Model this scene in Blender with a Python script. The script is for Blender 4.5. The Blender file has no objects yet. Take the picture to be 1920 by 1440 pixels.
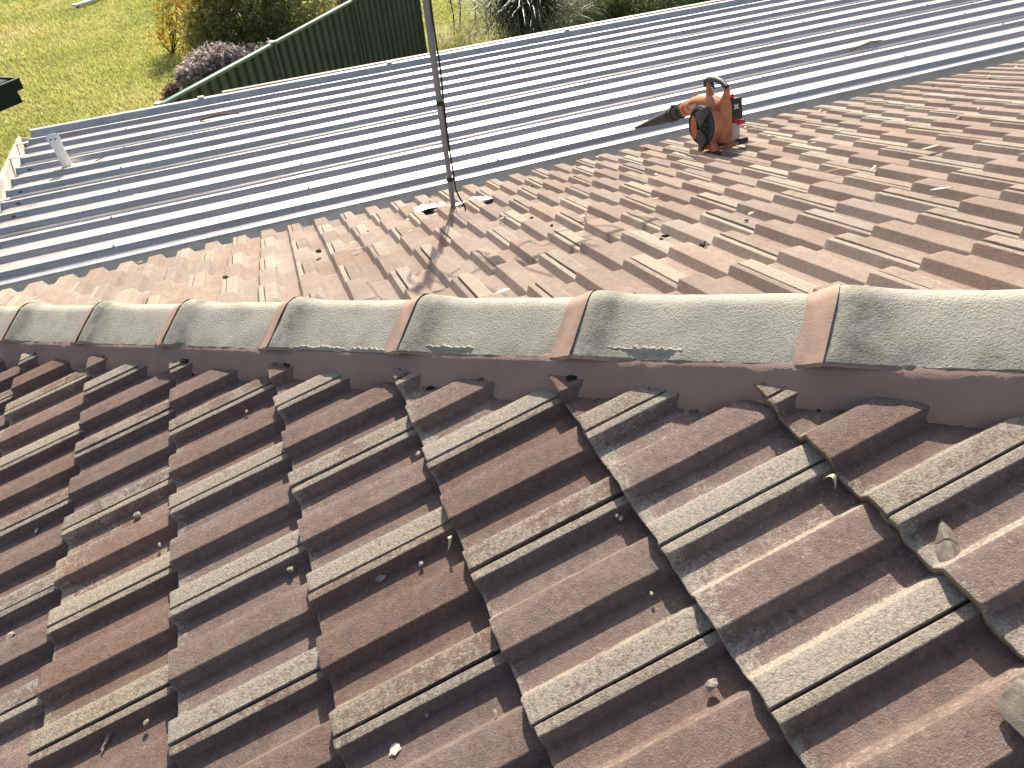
import bpy, bmesh, math, random
import numpy as np
from mathutils import Vector, Matrix, noise
random.seed(7); rng = np.random.default_rng(7)
R = math.radians
scene = bpy.context.scene
col = scene.collection

# ------------------------------------------------------------------ camera
F_PX = 1301.287
CAM = Vector((1.394886, -1.779139, 1.586426))
cr = Vector((0.93261, -0.354666, -0.066718)); cu = Vector((0.279421, 0.592637, 0.755451)); cf = Vector((0.228393, 0.723183, -0.6518))
cd = bpy.data.cameras.new('Camera'); cam = bpy.data.objects.new('Camera', cd); col.objects.link(cam)
cd.sensor_fit = 'HORIZONTAL'; cd.sensor_width = 36.0; cd.lens = F_PX / 1920 * 36
cd.clip_start = 0.05; cd.clip_end = 2000
cam.matrix_world = Matrix(((cr.x, cu.x, -cf.x, CAM.x), (cr.y, cu.y, -cf.y, CAM.y), (cr.z, cu.z, -cf.z, CAM.z), (0, 0, 0, 1)))
scene.camera = cam

# ------------------------------------------------------------------ light
SUN_EL = R(37.5); SUN_AZ = math.atan2(0.33, 0.95)          # azimuth from +Y towards +X
world = bpy.data.worlds.new('World'); scene.world = world; world.use_nodes = True
wn = world.node_tree; bg = wn.nodes['Background']
sky = wn.nodes.new('ShaderNodeTexSky'); sky.sky_type = 'NISHITA'; sky.sun_disc = False
sky.sun_elevation = SUN_EL; sky.sun_rotation = SUN_AZ
sky.air_density = 1.0; sky.dust_density = 4.0; sky.ozone_density = 1.0
wn.links.new(sky.outputs[0], bg.inputs[0]); bg.inputs[1].default_value = 0.10
sl = bpy.data.lights.new('Sun', 'SUN'); sun = bpy.data.objects.new('Sun', sl); col.objects.link(sun)
sl.energy = 5.0; sl.angle = R(0.6); sl.color = (1.0, 0.91, 0.78)
sd = Vector((math.sin(SUN_AZ) * math.cos(SUN_EL), math.cos(SUN_AZ) * math.cos(SUN_EL), math.sin(SUN_EL)))
sun.rotation_euler = sd.to_track_quat('Z', 'Y').to_euler()
vs = scene.view_settings
vs.view_transform = 'Standard'; vs.look = 'None'; vs.exposure = 0.65; vs.gamma = 1.0; vs.use_curve_mapping = False
scene.render.resolution_x = 1024; scene.render.resolution_y = 768

# ------------------------------------------------------------------ roof constants
TH = 0.316284; T = math.tan(TH); HH = 1.389596            # hip in plan: X + Y = HH
GA, GB = 0.319273, 0.301961; YE, X0 = 2.072279, -0.110492
XR = 4.1                                                  # plan X where the hip reaches the ridge
GROUND = -2.7
def zA(x): return x * T
def zB(y): return (HH - y) * T
def px(P):
    d = Vector(P) - CAM; z = d.dot(cf)
    if z < 0.05: return (-9999, -9999)
    return (960 + F_PX * d.dot(cr) / z, 720 - F_PX * d.dot(cu) / z)
def ray(x, y): return (cf + cr * ((x - 960) / F_PX) - cu * ((y - 720) / F_PX)).normalized()
def on_plane(x, y, n, d):
    v = ray(x, y); n = Vector(n); return CAM + v * ((d - n.dot(CAM)) / n.dot(v))
def onA(x, y, o=0): return on_plane(x, y, (-T, 0, 1), o)
def onB(x, y, o=0): return on_plane(x, y, (0, T, 1), HH * T + o)
def onZ(x, y, z): return on_plane(x, y, (0, 0, 1), z)

# ------------------------------------------------------------------ helpers
def tag(o, label=None, cat=None, group=None, kind=None):
    if label: o['label'] = label
    if cat: o['category'] = cat
    if group: o['group'] = group
    if kind: o['kind'] = kind
    return o
def link(name, me, mat, parent=None):
    o = bpy.data.objects.new(name, me); col.objects.link(o)
    if mat is not None and not me.materials:
        for m in (mat if isinstance(mat, (list, tuple)) else [mat]): me.materials.append(m)
    if parent: o.parent = parent
    return o
def empty(name, loc=(0, 0, 0), parent=None):
    o = bpy.data.objects.new(name, None); col.objects.link(o); o.location = loc; o.empty_display_size = 0.1
    if parent: o.parent = parent
    return o
def smooth(me, ang=40):
    me.shade_smooth()
    me.set_sharp_from_angle(angle=R(ang))
class MB:
    def __init__(s): s.v = []; s.f = []; s.m = []
    def add(s, vs, fs, m=0):
        b = len(s.v); s.v += [tuple(v) for v in vs]; s.f += [tuple(b + i for i in f) for f in fs]; s.m += [m] * len(fs); return s
    def box(s, c, d, mat=None, m=0):
        x, y, z = [q / 2 for q in d]; M = mat or Matrix.Identity(3); c = Vector(c)
        vs = [c + M @ Vector(p) for p in [(-x,-y,-z),(x,-y,-z),(x,y,-z),(-x,y,-z),(-x,-y,z),(x,-y,z),(x,y,z),(-x,y,z)]]
        return s.add(vs, [(0,3,2,1),(4,5,6,7),(0,1,5,4),(1,2,6,5),(2,3,7,6),(3,0,4,7)], m)
    def tube(s, pts, rad, n=10, cap=True, m=0, squash=None):
        pts = [Vector(p) for p in pts]; rs = rad if isinstance(rad, (list, tuple)) else [rad] * len(pts)
        vs, fs = [], []; up = None
        for i, p in enumerate(pts):
            t = (pts[min(i + 1, len(pts) - 1)] - pts[max(i - 1, 0)]).normalized()
            if up is None:
                up = Vector((0, 0, 1)) if abs(t.z) < 0.9 else Vector((1, 0, 0))
            a = t.cross(up).normalized(); b = a.cross(t).normalized(); up = b
            for k in range(n):
                q = 2 * math.pi * k / n
                ra, rb = (rs[i], rs[i]) if not isinstance(rs[i], tuple) else rs[i]
                vs.append(p + a * (ra * math.cos(q)) + b * (rb * math.sin(q)))
        for i in range(len(pts) - 1):
            for k in range(n):
                k2 = (k + 1) % n; fs.append((i*n+k, i*n+k2, (i+1)*n+k2, (i+1)*n+k))
        if cap:
            fs.append(tuple(range(n - 1, -1, -1))); fs.append(tuple((len(pts) - 1) * n + k for k in range(n)))
        return s.add(vs, fs, m)
    def sweep(s, prof, dirv, length, org=(0, 0, 0), ax=None, ay=None, closed=False, m=0):
        # extrude a 2D profile (a, b) along dirv
        d = Vector(dirv).normalized(); o = Vector(org); ax = Vector(ax); ay = Vector(ay); n = len(prof)
        vs = [o + ax * a + ay * b for a, b in prof] + [o + d * length + ax * a + ay * b for a, b in prof]
        rngk = n if closed else n - 1
        fs = [(k, (k + 1) % n, n + (k + 1) % n, n + k) for k in range(rngk)]
        if closed: fs += [tuple(range(n - 1, -1, -1)), tuple(range(n, 2 * n))]
        return s.add(vs, fs, m)
    def mesh(s, name='m', sm=None):
        me = bpy.data.meshes.new(name); me.from_pydata(s.v, [], s.f); me.update()
        if any(s.m): me.polygons.foreach_set('material_index', s.m)
        if sm: smooth(me, sm)
        return me
    def build(s, name, mat, parent=None, sm=None, bevel=0):
        o = link(name, s.mesh(name, sm if not bevel else None), mat, parent)
        if bevel:
            bm = bmesh.new(); bm.from_mesh(o.data); bmesh.ops.recalc_face_normals(bm, faces=bm.faces)
            bmesh.ops.bevel(bm, geom=[e for e in bm.edges if len(e.link_faces) == 2 and e.calc_face_angle(0) > R(25)], offset=bevel, segments=2, affect='EDGES', profile=0.6)
            bm.to_mesh(o.data); bm.free(); smooth(o.data, sm or 35)
        return o
def box(name, c, d, mat, parent=None, rot=None, bevel=0):
    return MB().box(c, d, rot).build(name, mat, parent, bevel=bevel)

# ------------------------------------------------------------------ materials
class NT:
    def __init__(s, name):
        s.mat = bpy.data.materials.new(name); s.mat.use_nodes = True; s.t = s.mat.node_tree
        s.b = s.t.nodes['Principled BSDF']; s.out = s.t.nodes['Material Output']
    def n(s, ty, **kw):
        nd = s.t.nodes.new(ty)
        for k, v in kw.items(): setattr(nd, k, v)
        return nd
    def l(s, a, b): s.t.links.new(a, b)
    def coords(s, rand=True, scale=(1, 1, 1)):
        tc = s.n('ShaderNodeTexCoord'); out = tc.outputs['Object']
        if rand:
            oi = s.n('ShaderNodeObjectInfo'); vm = s.n('ShaderNodeVectorMath', operation='SCALE'); cx = s.n('ShaderNodeCombineXYZ')
            m = s.n('ShaderNodeMath', operation='MULTIPLY'); m.inputs[1].default_value = 91.7; s.l(oi.outputs['Random'], m.inputs[0])
            for i in range(3): s.l(m.outputs[0], cx.inputs[i])
            ad = s.n('ShaderNodeVectorMath', operation='ADD'); s.l(out, ad.inputs[0]); s.l(cx.outputs[0], ad.inputs[1]); out = ad.outputs[0]
        if scale != (1, 1, 1):
            mp = s.n('ShaderNodeMapping'); mp.inputs['Scale'].default_value = scale; s.l(out, mp.inputs[0]); out = mp.outputs[0]
        return out
    def noise(s, vec, scale, detail=3, rough=0.6, dist=0):
        nd = s.n('ShaderNodeTexNoise'); s.l(vec, nd.inputs['Vector']); nd.inputs['Scale'].default_value = scale
        nd.inputs['Detail'].default_value = detail; nd.inputs['Roughness'].default_value = rough; nd.inputs['Distortion'].default_value = dist
        return nd.outputs['Fac']
    def ramp(s, fac, *stops):
        nd = s.n('ShaderNodeValToRGB'); s.l(fac, nd.inputs[0]); e = nd.color_ramp.elements
        while len(e) < len(stops): e.new(0.5)
        for el, (p, c) in zip(e, stops):
            el.position = p; el.color = (c, c, c, 1) if not isinstance(c, (tuple, list)) else tuple(c) + (1,)
        return nd.outputs['Color']
    def mix(s, fac, a, b, mode='MIX'):
        nd = s.n('ShaderNodeMix', data_type='RGBA', blend_type=mode)
        for sock, v in ((nd.inputs[0], fac), (nd.inputs[6], a), (nd.inputs[7], b)):
            if isinstance(v, (int, float)): sock.default_value = v
            elif isinstance(v, (tuple, list)): sock.default_value = tuple(v) + (1,)
            else: s.l(v, sock)
        return nd.outputs[2]
    def math(s, op, a, b=None):
        nd = s.n('ShaderNodeMath', operation=op)
        for i, v in enumerate((a, b)):
            if v is None: continue
            if isinstance(v, (int, float)): nd.inputs[i].default_value = v
            else: s.l(v, nd.inputs[i])
        return nd.outputs[0]
    def attr(s, name): nd = s.n('ShaderNodeAttribute', attribute_name=name); return nd.outputs['Fac']
    def bump(s, h, dist, strength=1.0, normal=None):
        nd = s.n('ShaderNodeBump'); nd.inputs['Distance'].default_value = dist; nd.inputs['Strength'].default_value = strength; s.l(h, nd.inputs['Height'])
        if normal is not None: s.l(normal, nd.inputs['Normal'])
        return nd.outputs[0]
    def done(s, color=None, rough=0.9, metal=0, normal=None, spec=0.3):
        b = s.b
        if color is not None:
            if isinstance(color, (tuple, list)): b.inputs['Base Color'].default_value = tuple(color) + (1,)
            else: s.l(color, b.inputs['Base Color'])
        if isinstance(rough, (int, float)): b.inputs['Roughness'].default_value = rough
        else: s.l(rough, b.inputs['Roughness'])
        b.inputs['Metallic'].default_value = metal; b.inputs['Specular IOR Level'].default_value = spec
        if normal is not None: s.l(normal, b.inputs['Normal'])
        return s.mat

def mat_plain(name, c, rough=0.5, metal=0, var=0.25, sc=30, spec=0.4, bump=0.0):
    t = NT(name); v = t.coords(); n1 = t.noise(v, sc, 4)
    dark = tuple(q * (1 - var) for q in c); lite = tuple(min(1, q * (1 + var * 0.6)) for q in c)
    cc = t.ramp(n1, (0.3, dark), (0.7, lite))
    nm = t.bump(t.noise(v, sc * 8, 3), 0.001, bump) if bump else None
    rr = t.ramp(t.noise(v, sc * 0.6, 3), (0.3, max(0, rough - 0.08)), (0.7, min(1, rough + 0.08)))
    return t.done(cc, rr, metal, nm, spec)

def mat_tile(name, dusty, reds, dusts, pales, wear):
    t = NT(name); v = t.coords(); oi = t.n('ShaderNodeObjectInfo').outputs['Random']
    fine = t.noise(v, 300, 3, 0.75); mid = t.noise(v, 70, 5, 0.8); big = t.noise(v, 9, 3, 0.6); sp = t.noise(v, 150, 4, 0.8)
    red = t.ramp(mid, (0.28, reds[0]), (0.55, reds[1]), (0.8, reds[2]))
    dust = t.ramp(big, (0.38, dusts[0]), (0.7, dusts[1]))
    c = t.mix(t.math('MULTIPLY', t.ramp(t.noise(v, 26, 4, 0.7), (0.36, 0.15), (0.66, 1.0)), dusty), red, dust)
    wear_shade = t.attr('wear_shade')
    # worn grey patches: ribs of the interlock and butt edges, broken up by grain; sunlit rib sides painted paler, shaded ones darker
    thr = t.math('ADD', t.math('MULTIPLY', wear_shade, 0.62), t.math('MULTIPLY', t.noise(v, 75, 5, 0.85), 0.9))
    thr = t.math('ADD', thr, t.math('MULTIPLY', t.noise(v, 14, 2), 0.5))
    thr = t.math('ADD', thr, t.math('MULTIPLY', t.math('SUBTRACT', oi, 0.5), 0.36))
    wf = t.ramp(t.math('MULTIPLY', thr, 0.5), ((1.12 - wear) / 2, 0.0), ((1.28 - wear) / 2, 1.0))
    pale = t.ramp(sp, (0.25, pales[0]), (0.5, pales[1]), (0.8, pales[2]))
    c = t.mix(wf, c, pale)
    # grit
    c = t.mix(t.ramp(fine, (0.60, 0.0), (0.72, 0.5)), c, (0.50, 0.45, 0.37))
    c = t.mix(t.ramp(fine, (0.28, 0.8), (0.41, 0.0)), c, (0.06, 0.05, 0.045))
    hv = t.n('ShaderNodeHueSaturation'); t.l(c, hv.inputs['Color'])
    t.l(t.math('ADD', t.math('MULTIPLY', oi, 0.26), 0.88), hv.inputs['Value'])
    t.l(t.math('ADD', t.math('MULTIPLY', t.math('FRACT', t.math('MULTIPLY', oi, 7.3)), 0.3), 0.85), hv.inputs['Saturation'])
    h = t.math('ADD', t.math('MULTIPLY', fine, 0.8), t.math('MULTIPLY', mid, 0.7))
    return t.done(hv.outputs[0], 0.95, 0, t.bump(h, 0.0035, 0.9), 0.15)

M = {}
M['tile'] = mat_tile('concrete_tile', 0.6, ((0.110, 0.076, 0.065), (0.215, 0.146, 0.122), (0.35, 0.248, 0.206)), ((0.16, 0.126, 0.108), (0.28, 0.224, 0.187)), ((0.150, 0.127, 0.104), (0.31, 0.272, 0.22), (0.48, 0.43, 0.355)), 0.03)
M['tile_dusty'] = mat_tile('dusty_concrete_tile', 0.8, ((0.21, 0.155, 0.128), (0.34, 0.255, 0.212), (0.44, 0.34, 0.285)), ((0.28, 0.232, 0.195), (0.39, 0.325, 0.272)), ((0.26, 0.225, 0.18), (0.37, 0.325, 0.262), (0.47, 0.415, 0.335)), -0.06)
def mat_cap():
    t = NT('ridge_cap_concrete'); v = t.coords()
    a = t.noise(v, 200, 4, 0.7); b = t.noise(v, 12, 4, 0.7); f = t.noise(v, 420, 2); st = t.noise(v, 5, 3, 0.6)
    c = t.ramp(b, (0.25, (0.40, 0.385, 0.32)), (0.5, (0.52, 0.50, 0.42)), (0.8, (0.60, 0.575, 0.475)))
    c = t.mix(t.ramp(a, (0.28, 0.6), (0.42, 0.0)), c, (0.20, 0.195, 0.17))
    ws = t.attr('wear_shade')    # moss stain near the collar
    sf = t.math('MULTIPLY', ws, t.ramp(t.noise(v, 22, 5, 0.75), (0.35, 0.25), (0.62, 1.0)))
    c = t.mix(t.math('MULTIPLY', sf, 0.72), c, (0.085, 0.09, 0.085))
    c = t.mix(t.ramp(t.noise(v, 34, 5, 0.8), (0.64, 0.0), (0.72, 0.8)), c, (0.10, 0.10, 0.085))
    h = t.math('ADD', a, t.math('MULTIPLY', f, 0.5))
    return t.done(c, 0.95, 0, t.bump(h, 0.0055, 0.9), 0.15)
M['cap'] = mat_cap()
def mat_mortar():
    t = NT('pink_mortar'); v = t.coords(); b = t.noise(v, 7, 4); f = t.noise(v, 400, 2); w = t.noise(t.coords(False, (1, 1, 30)), 8, 2)
    c = t.ramp(b, (0.3, (0.33, 0.225, 0.185)), (0.7, (0.41, 0.29, 0.24)))
    h = t.math('ADD', f, t.math('MULTIPLY', t.noise(v, 120, 3), 0.8))
    return t.done(c, 0.9, 0, t.bump(h, 0.0012, 0.8), 0.2)
M['mortar'] = mat_mortar()
M['point'] = mat_plain('pink_pointing', (0.42, 0.295, 0.235), 0.85, 0, 0.16, 20, 0.2, 0.8)
M['old_bed'] = mat_plain('old_grey_bedding', (0.16, 0.15, 0.14), 0.95, 0, 0.5, 60, 0.1, 1.0)
def mat_metal():
    t = NT('galvanised_sheet'); v = t.coords(False); vs_ = t.coords(False, (1.2, 14, 14))
    spn = t.noise(v, 70, 3, 0.6); st = t.noise(vs_, 2.2, 5, 0.7)
    c = t.ramp(spn, (0.3, (0.52, 0.50, 0.475)), (0.7, (0.64, 0.62, 0.59)))
    rust = t.math('MULTIPLY', t.ramp(st, (0.52, 0.0), (0.70, 1.0)), t.attr('rust'))
    c = t.mix(t.ramp(t.noise(t.coords(False, (0.8, 18, 18)), 1.6, 5, 0.75), (0.42, 0.0), (0.72, 0.55)), c, (0.36, 0.345, 0.32))
    c = t.mix(rust, c, (0.30, 0.19, 0.11))
    r = t.ramp(t.noise(vs_, 3, 4), (0.3, 0.46), (0.75, 0.62))
    nm = t.bump(t.noise(t.coords(False, (1.0, 5, 5)), 3.0, 4), 0.006, 0.6)
    t.b.inputs['Metallic'].default_value = 0.8
    t.l(t.math('SUBTRACT', 0.68, t.math('MULTIPLY', rust, 0.6)), t.b.inputs['Metallic'])
    m = t.done(c, r, 0.85, nm, 0.5)
    return m
M['galv'] = mat_metal()
M['galv_plain'] = mat_plain('galvanised_flashing', (0.46, 0.47, 0.49), 0.48, 0.5, 0.2, 9)
M['white_metal'] = mat_plain('white_painted_metal', (0.72, 0.70, 0.66), 0.45, 0, 0.12, 12)
M['gutter_metal'] = mat_plain('shade_greyed_white_gutter', (0.44, 0.42, 0.38), 0.6, 0, 0.45, 7)  # white gutter greyed to stand for the shade on its inside
M['cream_metal'] = mat_plain('cream_painted_metal', (0.60, 0.52, 0.40), 0.5, 0, 0.15, 12)
M['pvc'] = mat_plain('white_pvc', (0.80, 0.81, 0.82), 0.35, 0, 0.06, 10)
M['green'] = mat_plain('dark_green_steel', (0.066, 0.092, 0.074), 0.45, 0, 0.2, 4)
M['green_lid'] = mat_plain('green_steel_capping', (0.17, 0.27, 0.22), 0.4, 0, 0.2, 3)
M['shed_green'] = mat_plain('deep_green_gutter_steel', (0.018, 0.032, 0.03), 0.4, 0, 0.15, 5)
M['dark_void'] = mat_plain('black_sarking', (0.02, 0.02, 0.022), 0.9, 0, 0.2, 5)
M['brick'] = mat_plain('painted_wall', (0.45, 0.36, 0.28), 0.9, 0, 0.2, 8)
M['mast'] = mat_plain('weathered_galvanised_tube', (0.23, 0.25, 0.30), 0.45, 0.5, 0.2, 20)
M['cable'] = mat_plain('black_cable', (0.018, 0.018, 0.02), 0.5, 0, 0.2, 20)
M['lead'] = mat_plain('silvery_flashing_foil', (0.62, 0.65, 0.68), 0.4, 0.5, 0.2, 25, 0.5, 0.4)
M['orange'] = mat_plain('dusty_orange_plastic', (0.56, 0.225, 0.115), 0.42, 0, 0.3, 18)
M['orange_dark'] = mat_plain('orange_badge_plastic', (0.50, 0.12, 0.04), 0.4, 0, 0.15, 18)
M['blk'] = mat_plain('dusty_black_plastic', (0.045, 0.045, 0.048), 0.55, 0, 0.35, 25)
M['charcoal'] = mat_plain('charcoal_plastic', (0.055, 0.06, 0.07), 0.5, 0, 0.25, 20)
M['grey'] = mat_plain('light_grey_plastic', (0.42, 0.42, 0.41), 0.5, 0, 0.15, 20)
M['tankw'] = mat_plain('cloudy_white_tank_plastic', (0.55, 0.54, 0.50), 0.4, 0, 0.15, 15)
M['red'] = mat_plain('red_plastic', (0.60, 0.03, 0.02), 0.4, 0, 0.15, 15)
M['decal'] = mat_plain('white_decal', (0.75, 0.74, 0.72), 0.5, 0, 0.1, 15)
M['leaf_dry'] = mat_plain('dry_pale_leaf', (0.66, 0.56, 0.40), 0.6, 0, 0.25, 40)
M['leaf_white'] = mat_plain('bleached_leaf', (0.78, 0.72, 0.58), 0.55, 0, 0.15, 40)
M['twig'] = mat_plain('dead_twig', (0.20, 0.15, 0.11), 0.9, 0, 0.4, 60)
M['bark'] = mat_plain('shrub_bark', (0.11, 0.085, 0.065), 0.95, 0, 0.4, 40, 0.2, 1.0)
M['debris'] = mat_plain('grey_mortar_crumb', (0.34, 0.31, 0.26), 0.95, 0, 0.35, 90, 0.2, 1.0)
M['frag'] = mat_plain('broken_tile_concrete', (0.25, 0.215, 0.18), 0.95, 0, 0.4, 70, 0.1, 1.0)
M['charred'] = mat_plain('black_lichen_crumb', (0.035, 0.033, 0.03), 0.95, 0, 0.4, 80, 0.1, 1.0)
M['crust'] = mat_plain('cream_lichen_crust', (0.36, 0.34, 0.24), 0.95, 0, 0.3, 90, 0.2, 1.0)
def mat_leaf(name, stops, trans=0.35, rough=0.55):
    t = NT(name); f = t.attr('tint'); c = t.ramp(f, *stops)
    d = t.b; d.inputs['Roughness'].default_value = rough; d.inputs['Specular IOR Level'].default_value = 0.3
    t.l(c, d.inputs['Base Color'])
    tr = t.n('ShaderNodeBsdfTranslucent'); t.l(c, tr.inputs[0]); mx = t.n('ShaderNodeMixShader'); mx.inputs[0].default_value = trans
    t.l(d.outputs[0], mx.inputs[1]); t.l(tr.outputs[0], mx.inputs[2]); t.l(mx.outputs[0], t.out.inputs[0])
    return t.mat
M['grass'] = mat_leaf('grass_blades', ((0.0, (0.30, 0.34, 0.10)), (0.45, (0.46, 0.48, 0.15)), (0.75, (0.57, 0.53, 0.23)), (1.0, (0.60, 0.51, 0.30))), 0.62)
M['wattle'] = mat_leaf('wattle_leaves', ((0.0, (0.22, 0.24, 0.12)), (0.5, (0.38, 0.40, 0.18)), (0.8, (0.52, 0.50, 0.18)), (1.0, (0.66, 0.54, 0.10))), 0.68)
M['yellow'] = mat_leaf('yellow_wattle_blossom', ((0.0, (0.13, 0.12, 0.04)), (0.4, (0.55, 0.39, 0.03)), (1.0, (0.75, 0.55, 0.04))), 0.45)
M['mauve'] = mat_leaf('mauve_shrub_leaves', ((0.0, (0.22, 0.21, 0.15)), (0.4, (0.45, 0.39, 0.35)), (0.75, (0.64, 0.55, 0.55)), (1.0, (0.76, 0.68, 0.71))), 0.55)
M['pinkish'] = mat_leaf('pink_brown_leaves', ((0.0, (0.14, 0.10, 0.07)), (0.5, (0.34, 0.23, 0.20)), (1.0, (0.50, 0.37, 0.34))), 0.3)
M['dark_leaf'] = mat_leaf('dark_green_leaves', ((0.0, (0.15, 0.18, 0.10)), (0.6, (0.28, 0.34, 0.15)), (0.9, (0.40, 0.47, 0.15)), (1.0, (0.55, 0.60, 0.18))), 0.55)
M['strap'] = mat_leaf('grey_green_strap_leaves', ((0.0, (0.11, 0.14, 0.08)), (0.5, (0.22, 0.26, 0.16)), (0.85, (0.36, 0.36, 0.25)), (1.0, (0.48, 0.44, 0.30))), 0.3, 0.4)
def mat_ground():
    t = NT('lawn_ground'); v = t.coords(False)
    a = t.noise(v, 0.35, 4, 0.65); b = t.noise(v, 3.2, 5, 0.7); c2 = t.noise(v, 40, 3, 0.7)
    g = t.ramp(b, (0.3, (0.25, 0.28, 0.07)), (0.6, (0.38, 0.38, 0.10)), (0.8, (0.46, 0.41, 0.16)))
    g = t.mix(t.ramp(a, (0.48, 0.0), (0.68, 0.8)), g, (0.40, 0.32, 0.16))
    g = t.mix(t.ramp(c2, (0.35, 0.5), (0.5, 0.0)), g, (0.12, 0.13, 0.03))
    # sandy worn patch beyond the fence end
    sx = t.n('ShaderNodeSeparateXYZ'); t.l(v, sx.inputs[0])
    dx = t.math('DIVIDE', t.math('SUBTRACT', sx.outputs[0], 6.1), 1.5); dy = t.math('DIVIDE', t.math('SUBTRACT', sx.outputs[1], 15.0), 1.5)
    rr = t.math('ADD', t.math('MULTIPLY', dx, dx), t.math('MULTIPLY', dy, dy)); rr = t.math('ADD', rr, t.math('MULTIPLY', b, 1.2))
    g = t.mix(t.ramp(rr, (0.55, 0.85), (0.9, 0.0)), g, (0.48, 0.41, 0.32))
    return t.done(g, 0.95, 0, t.bump(t.math('ADD', c2, b), 0.05, 0.8), 0.1)
M['ground'] = mat_ground()
M['rust_screw'] = mat_plain('rusty_patch', (0.14, 0.075, 0.045), 0.9, 0.1, 0.4, 60)

# ------------------------------------------------------------------ ground
g = 260
tag(MB().add([(-g, -g, GROUND), (g, -g, GROUND), (g, g, GROUND), (-g, g, GROUND)], [(0, 1, 2, 3)]).build('lawn', M['ground']), kind='structure')
def soft(x, y, s, seed=0.0): return noise.noise(Vector((x * s + seed, y * s - seed, seed)))
def make_grass(n):
    P = []
    xs = rng.uniform(-8.5, 9.0, n * 2); ys = 8.0 + rng.uniform(0, 1, n * 2) ** 1.25 * 21
    keep = []
    for x, y in zip(xs, ys):
        if ((x - 6.1) / 1.4) ** 2 + ((y - 15) / 1.4) ** 2 < 0.7 + soft(x, y, 1.4) * 0.6: continue
        if x > 7.5 and y < 14: continue
        keep.append((x, y))
        if len(keep) >= n: break
    K = np.array(keep); n = len(K)
    ang = rng.uniform(0, 2 * np.pi, n); L = rng.uniform(0.04, 0.10, n); w = rng.uniform(0.006, 0.013, n) * (1 + (K[:, 1] - 8) / 25)
    patch = np.array([soft(x, y, 0.55) * 0.6 + soft(x, y, 2.3, 5) * 0.35 for x, y in keep])
    L *= 1 + patch * 0.5
    lean = rng.uniform(0.2, 0.9, n) * L; la = rng.uniform(0, 2 * np.pi, n)
    b = np.c_[K, np.full(n, GROUND + 0.001)]; dx = np.c_[np.cos(ang) * w, np.sin(ang) * w, np.zeros(n)]
    tip = b + np.c_[np.cos(la) * lean, np.sin(la) * lean, L]
    V = np.empty((n * 3, 3)); V[0::3] = b - dx; V[1::3] = b + dx; V[2::3] = tip
    tint = np.clip(0.42 + patch * 0.85 + rng.normal(0, 0.14, n), 0, 1)
    return tri_mesh('grass_blades', V, np.arange(n * 3).reshape(-1, 3), tint)
def tri_mesh(name, V, Fc, tint):
    me = bpy.data.meshes.new(name); k = Fc.shape[1]
    me.vertices.add(len(V)); me.vertices.foreach_set('co', V.astype(np.float32).ravel())
    me.loops.add(Fc.size); me.loops.foreach_set('vertex_index', Fc.astype(np.int32).ravel())
    me.polygons.add(len(Fc)); me.polygons.foreach_set('loop_start', np.arange(0, Fc.size, k, dtype=np.int32))
    me.update(calc_edges=True)
    at = me.attributes.new('tint', 'FLOAT', 'FACE'); at.data.foreach_set('value', tint.astype(np.float32))
    return me
tag(link('grass', make_grass(190000), M['grass']), 'short patchy green lawn grass beyond the metal roof', 'grass', kind='stuff')

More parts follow.
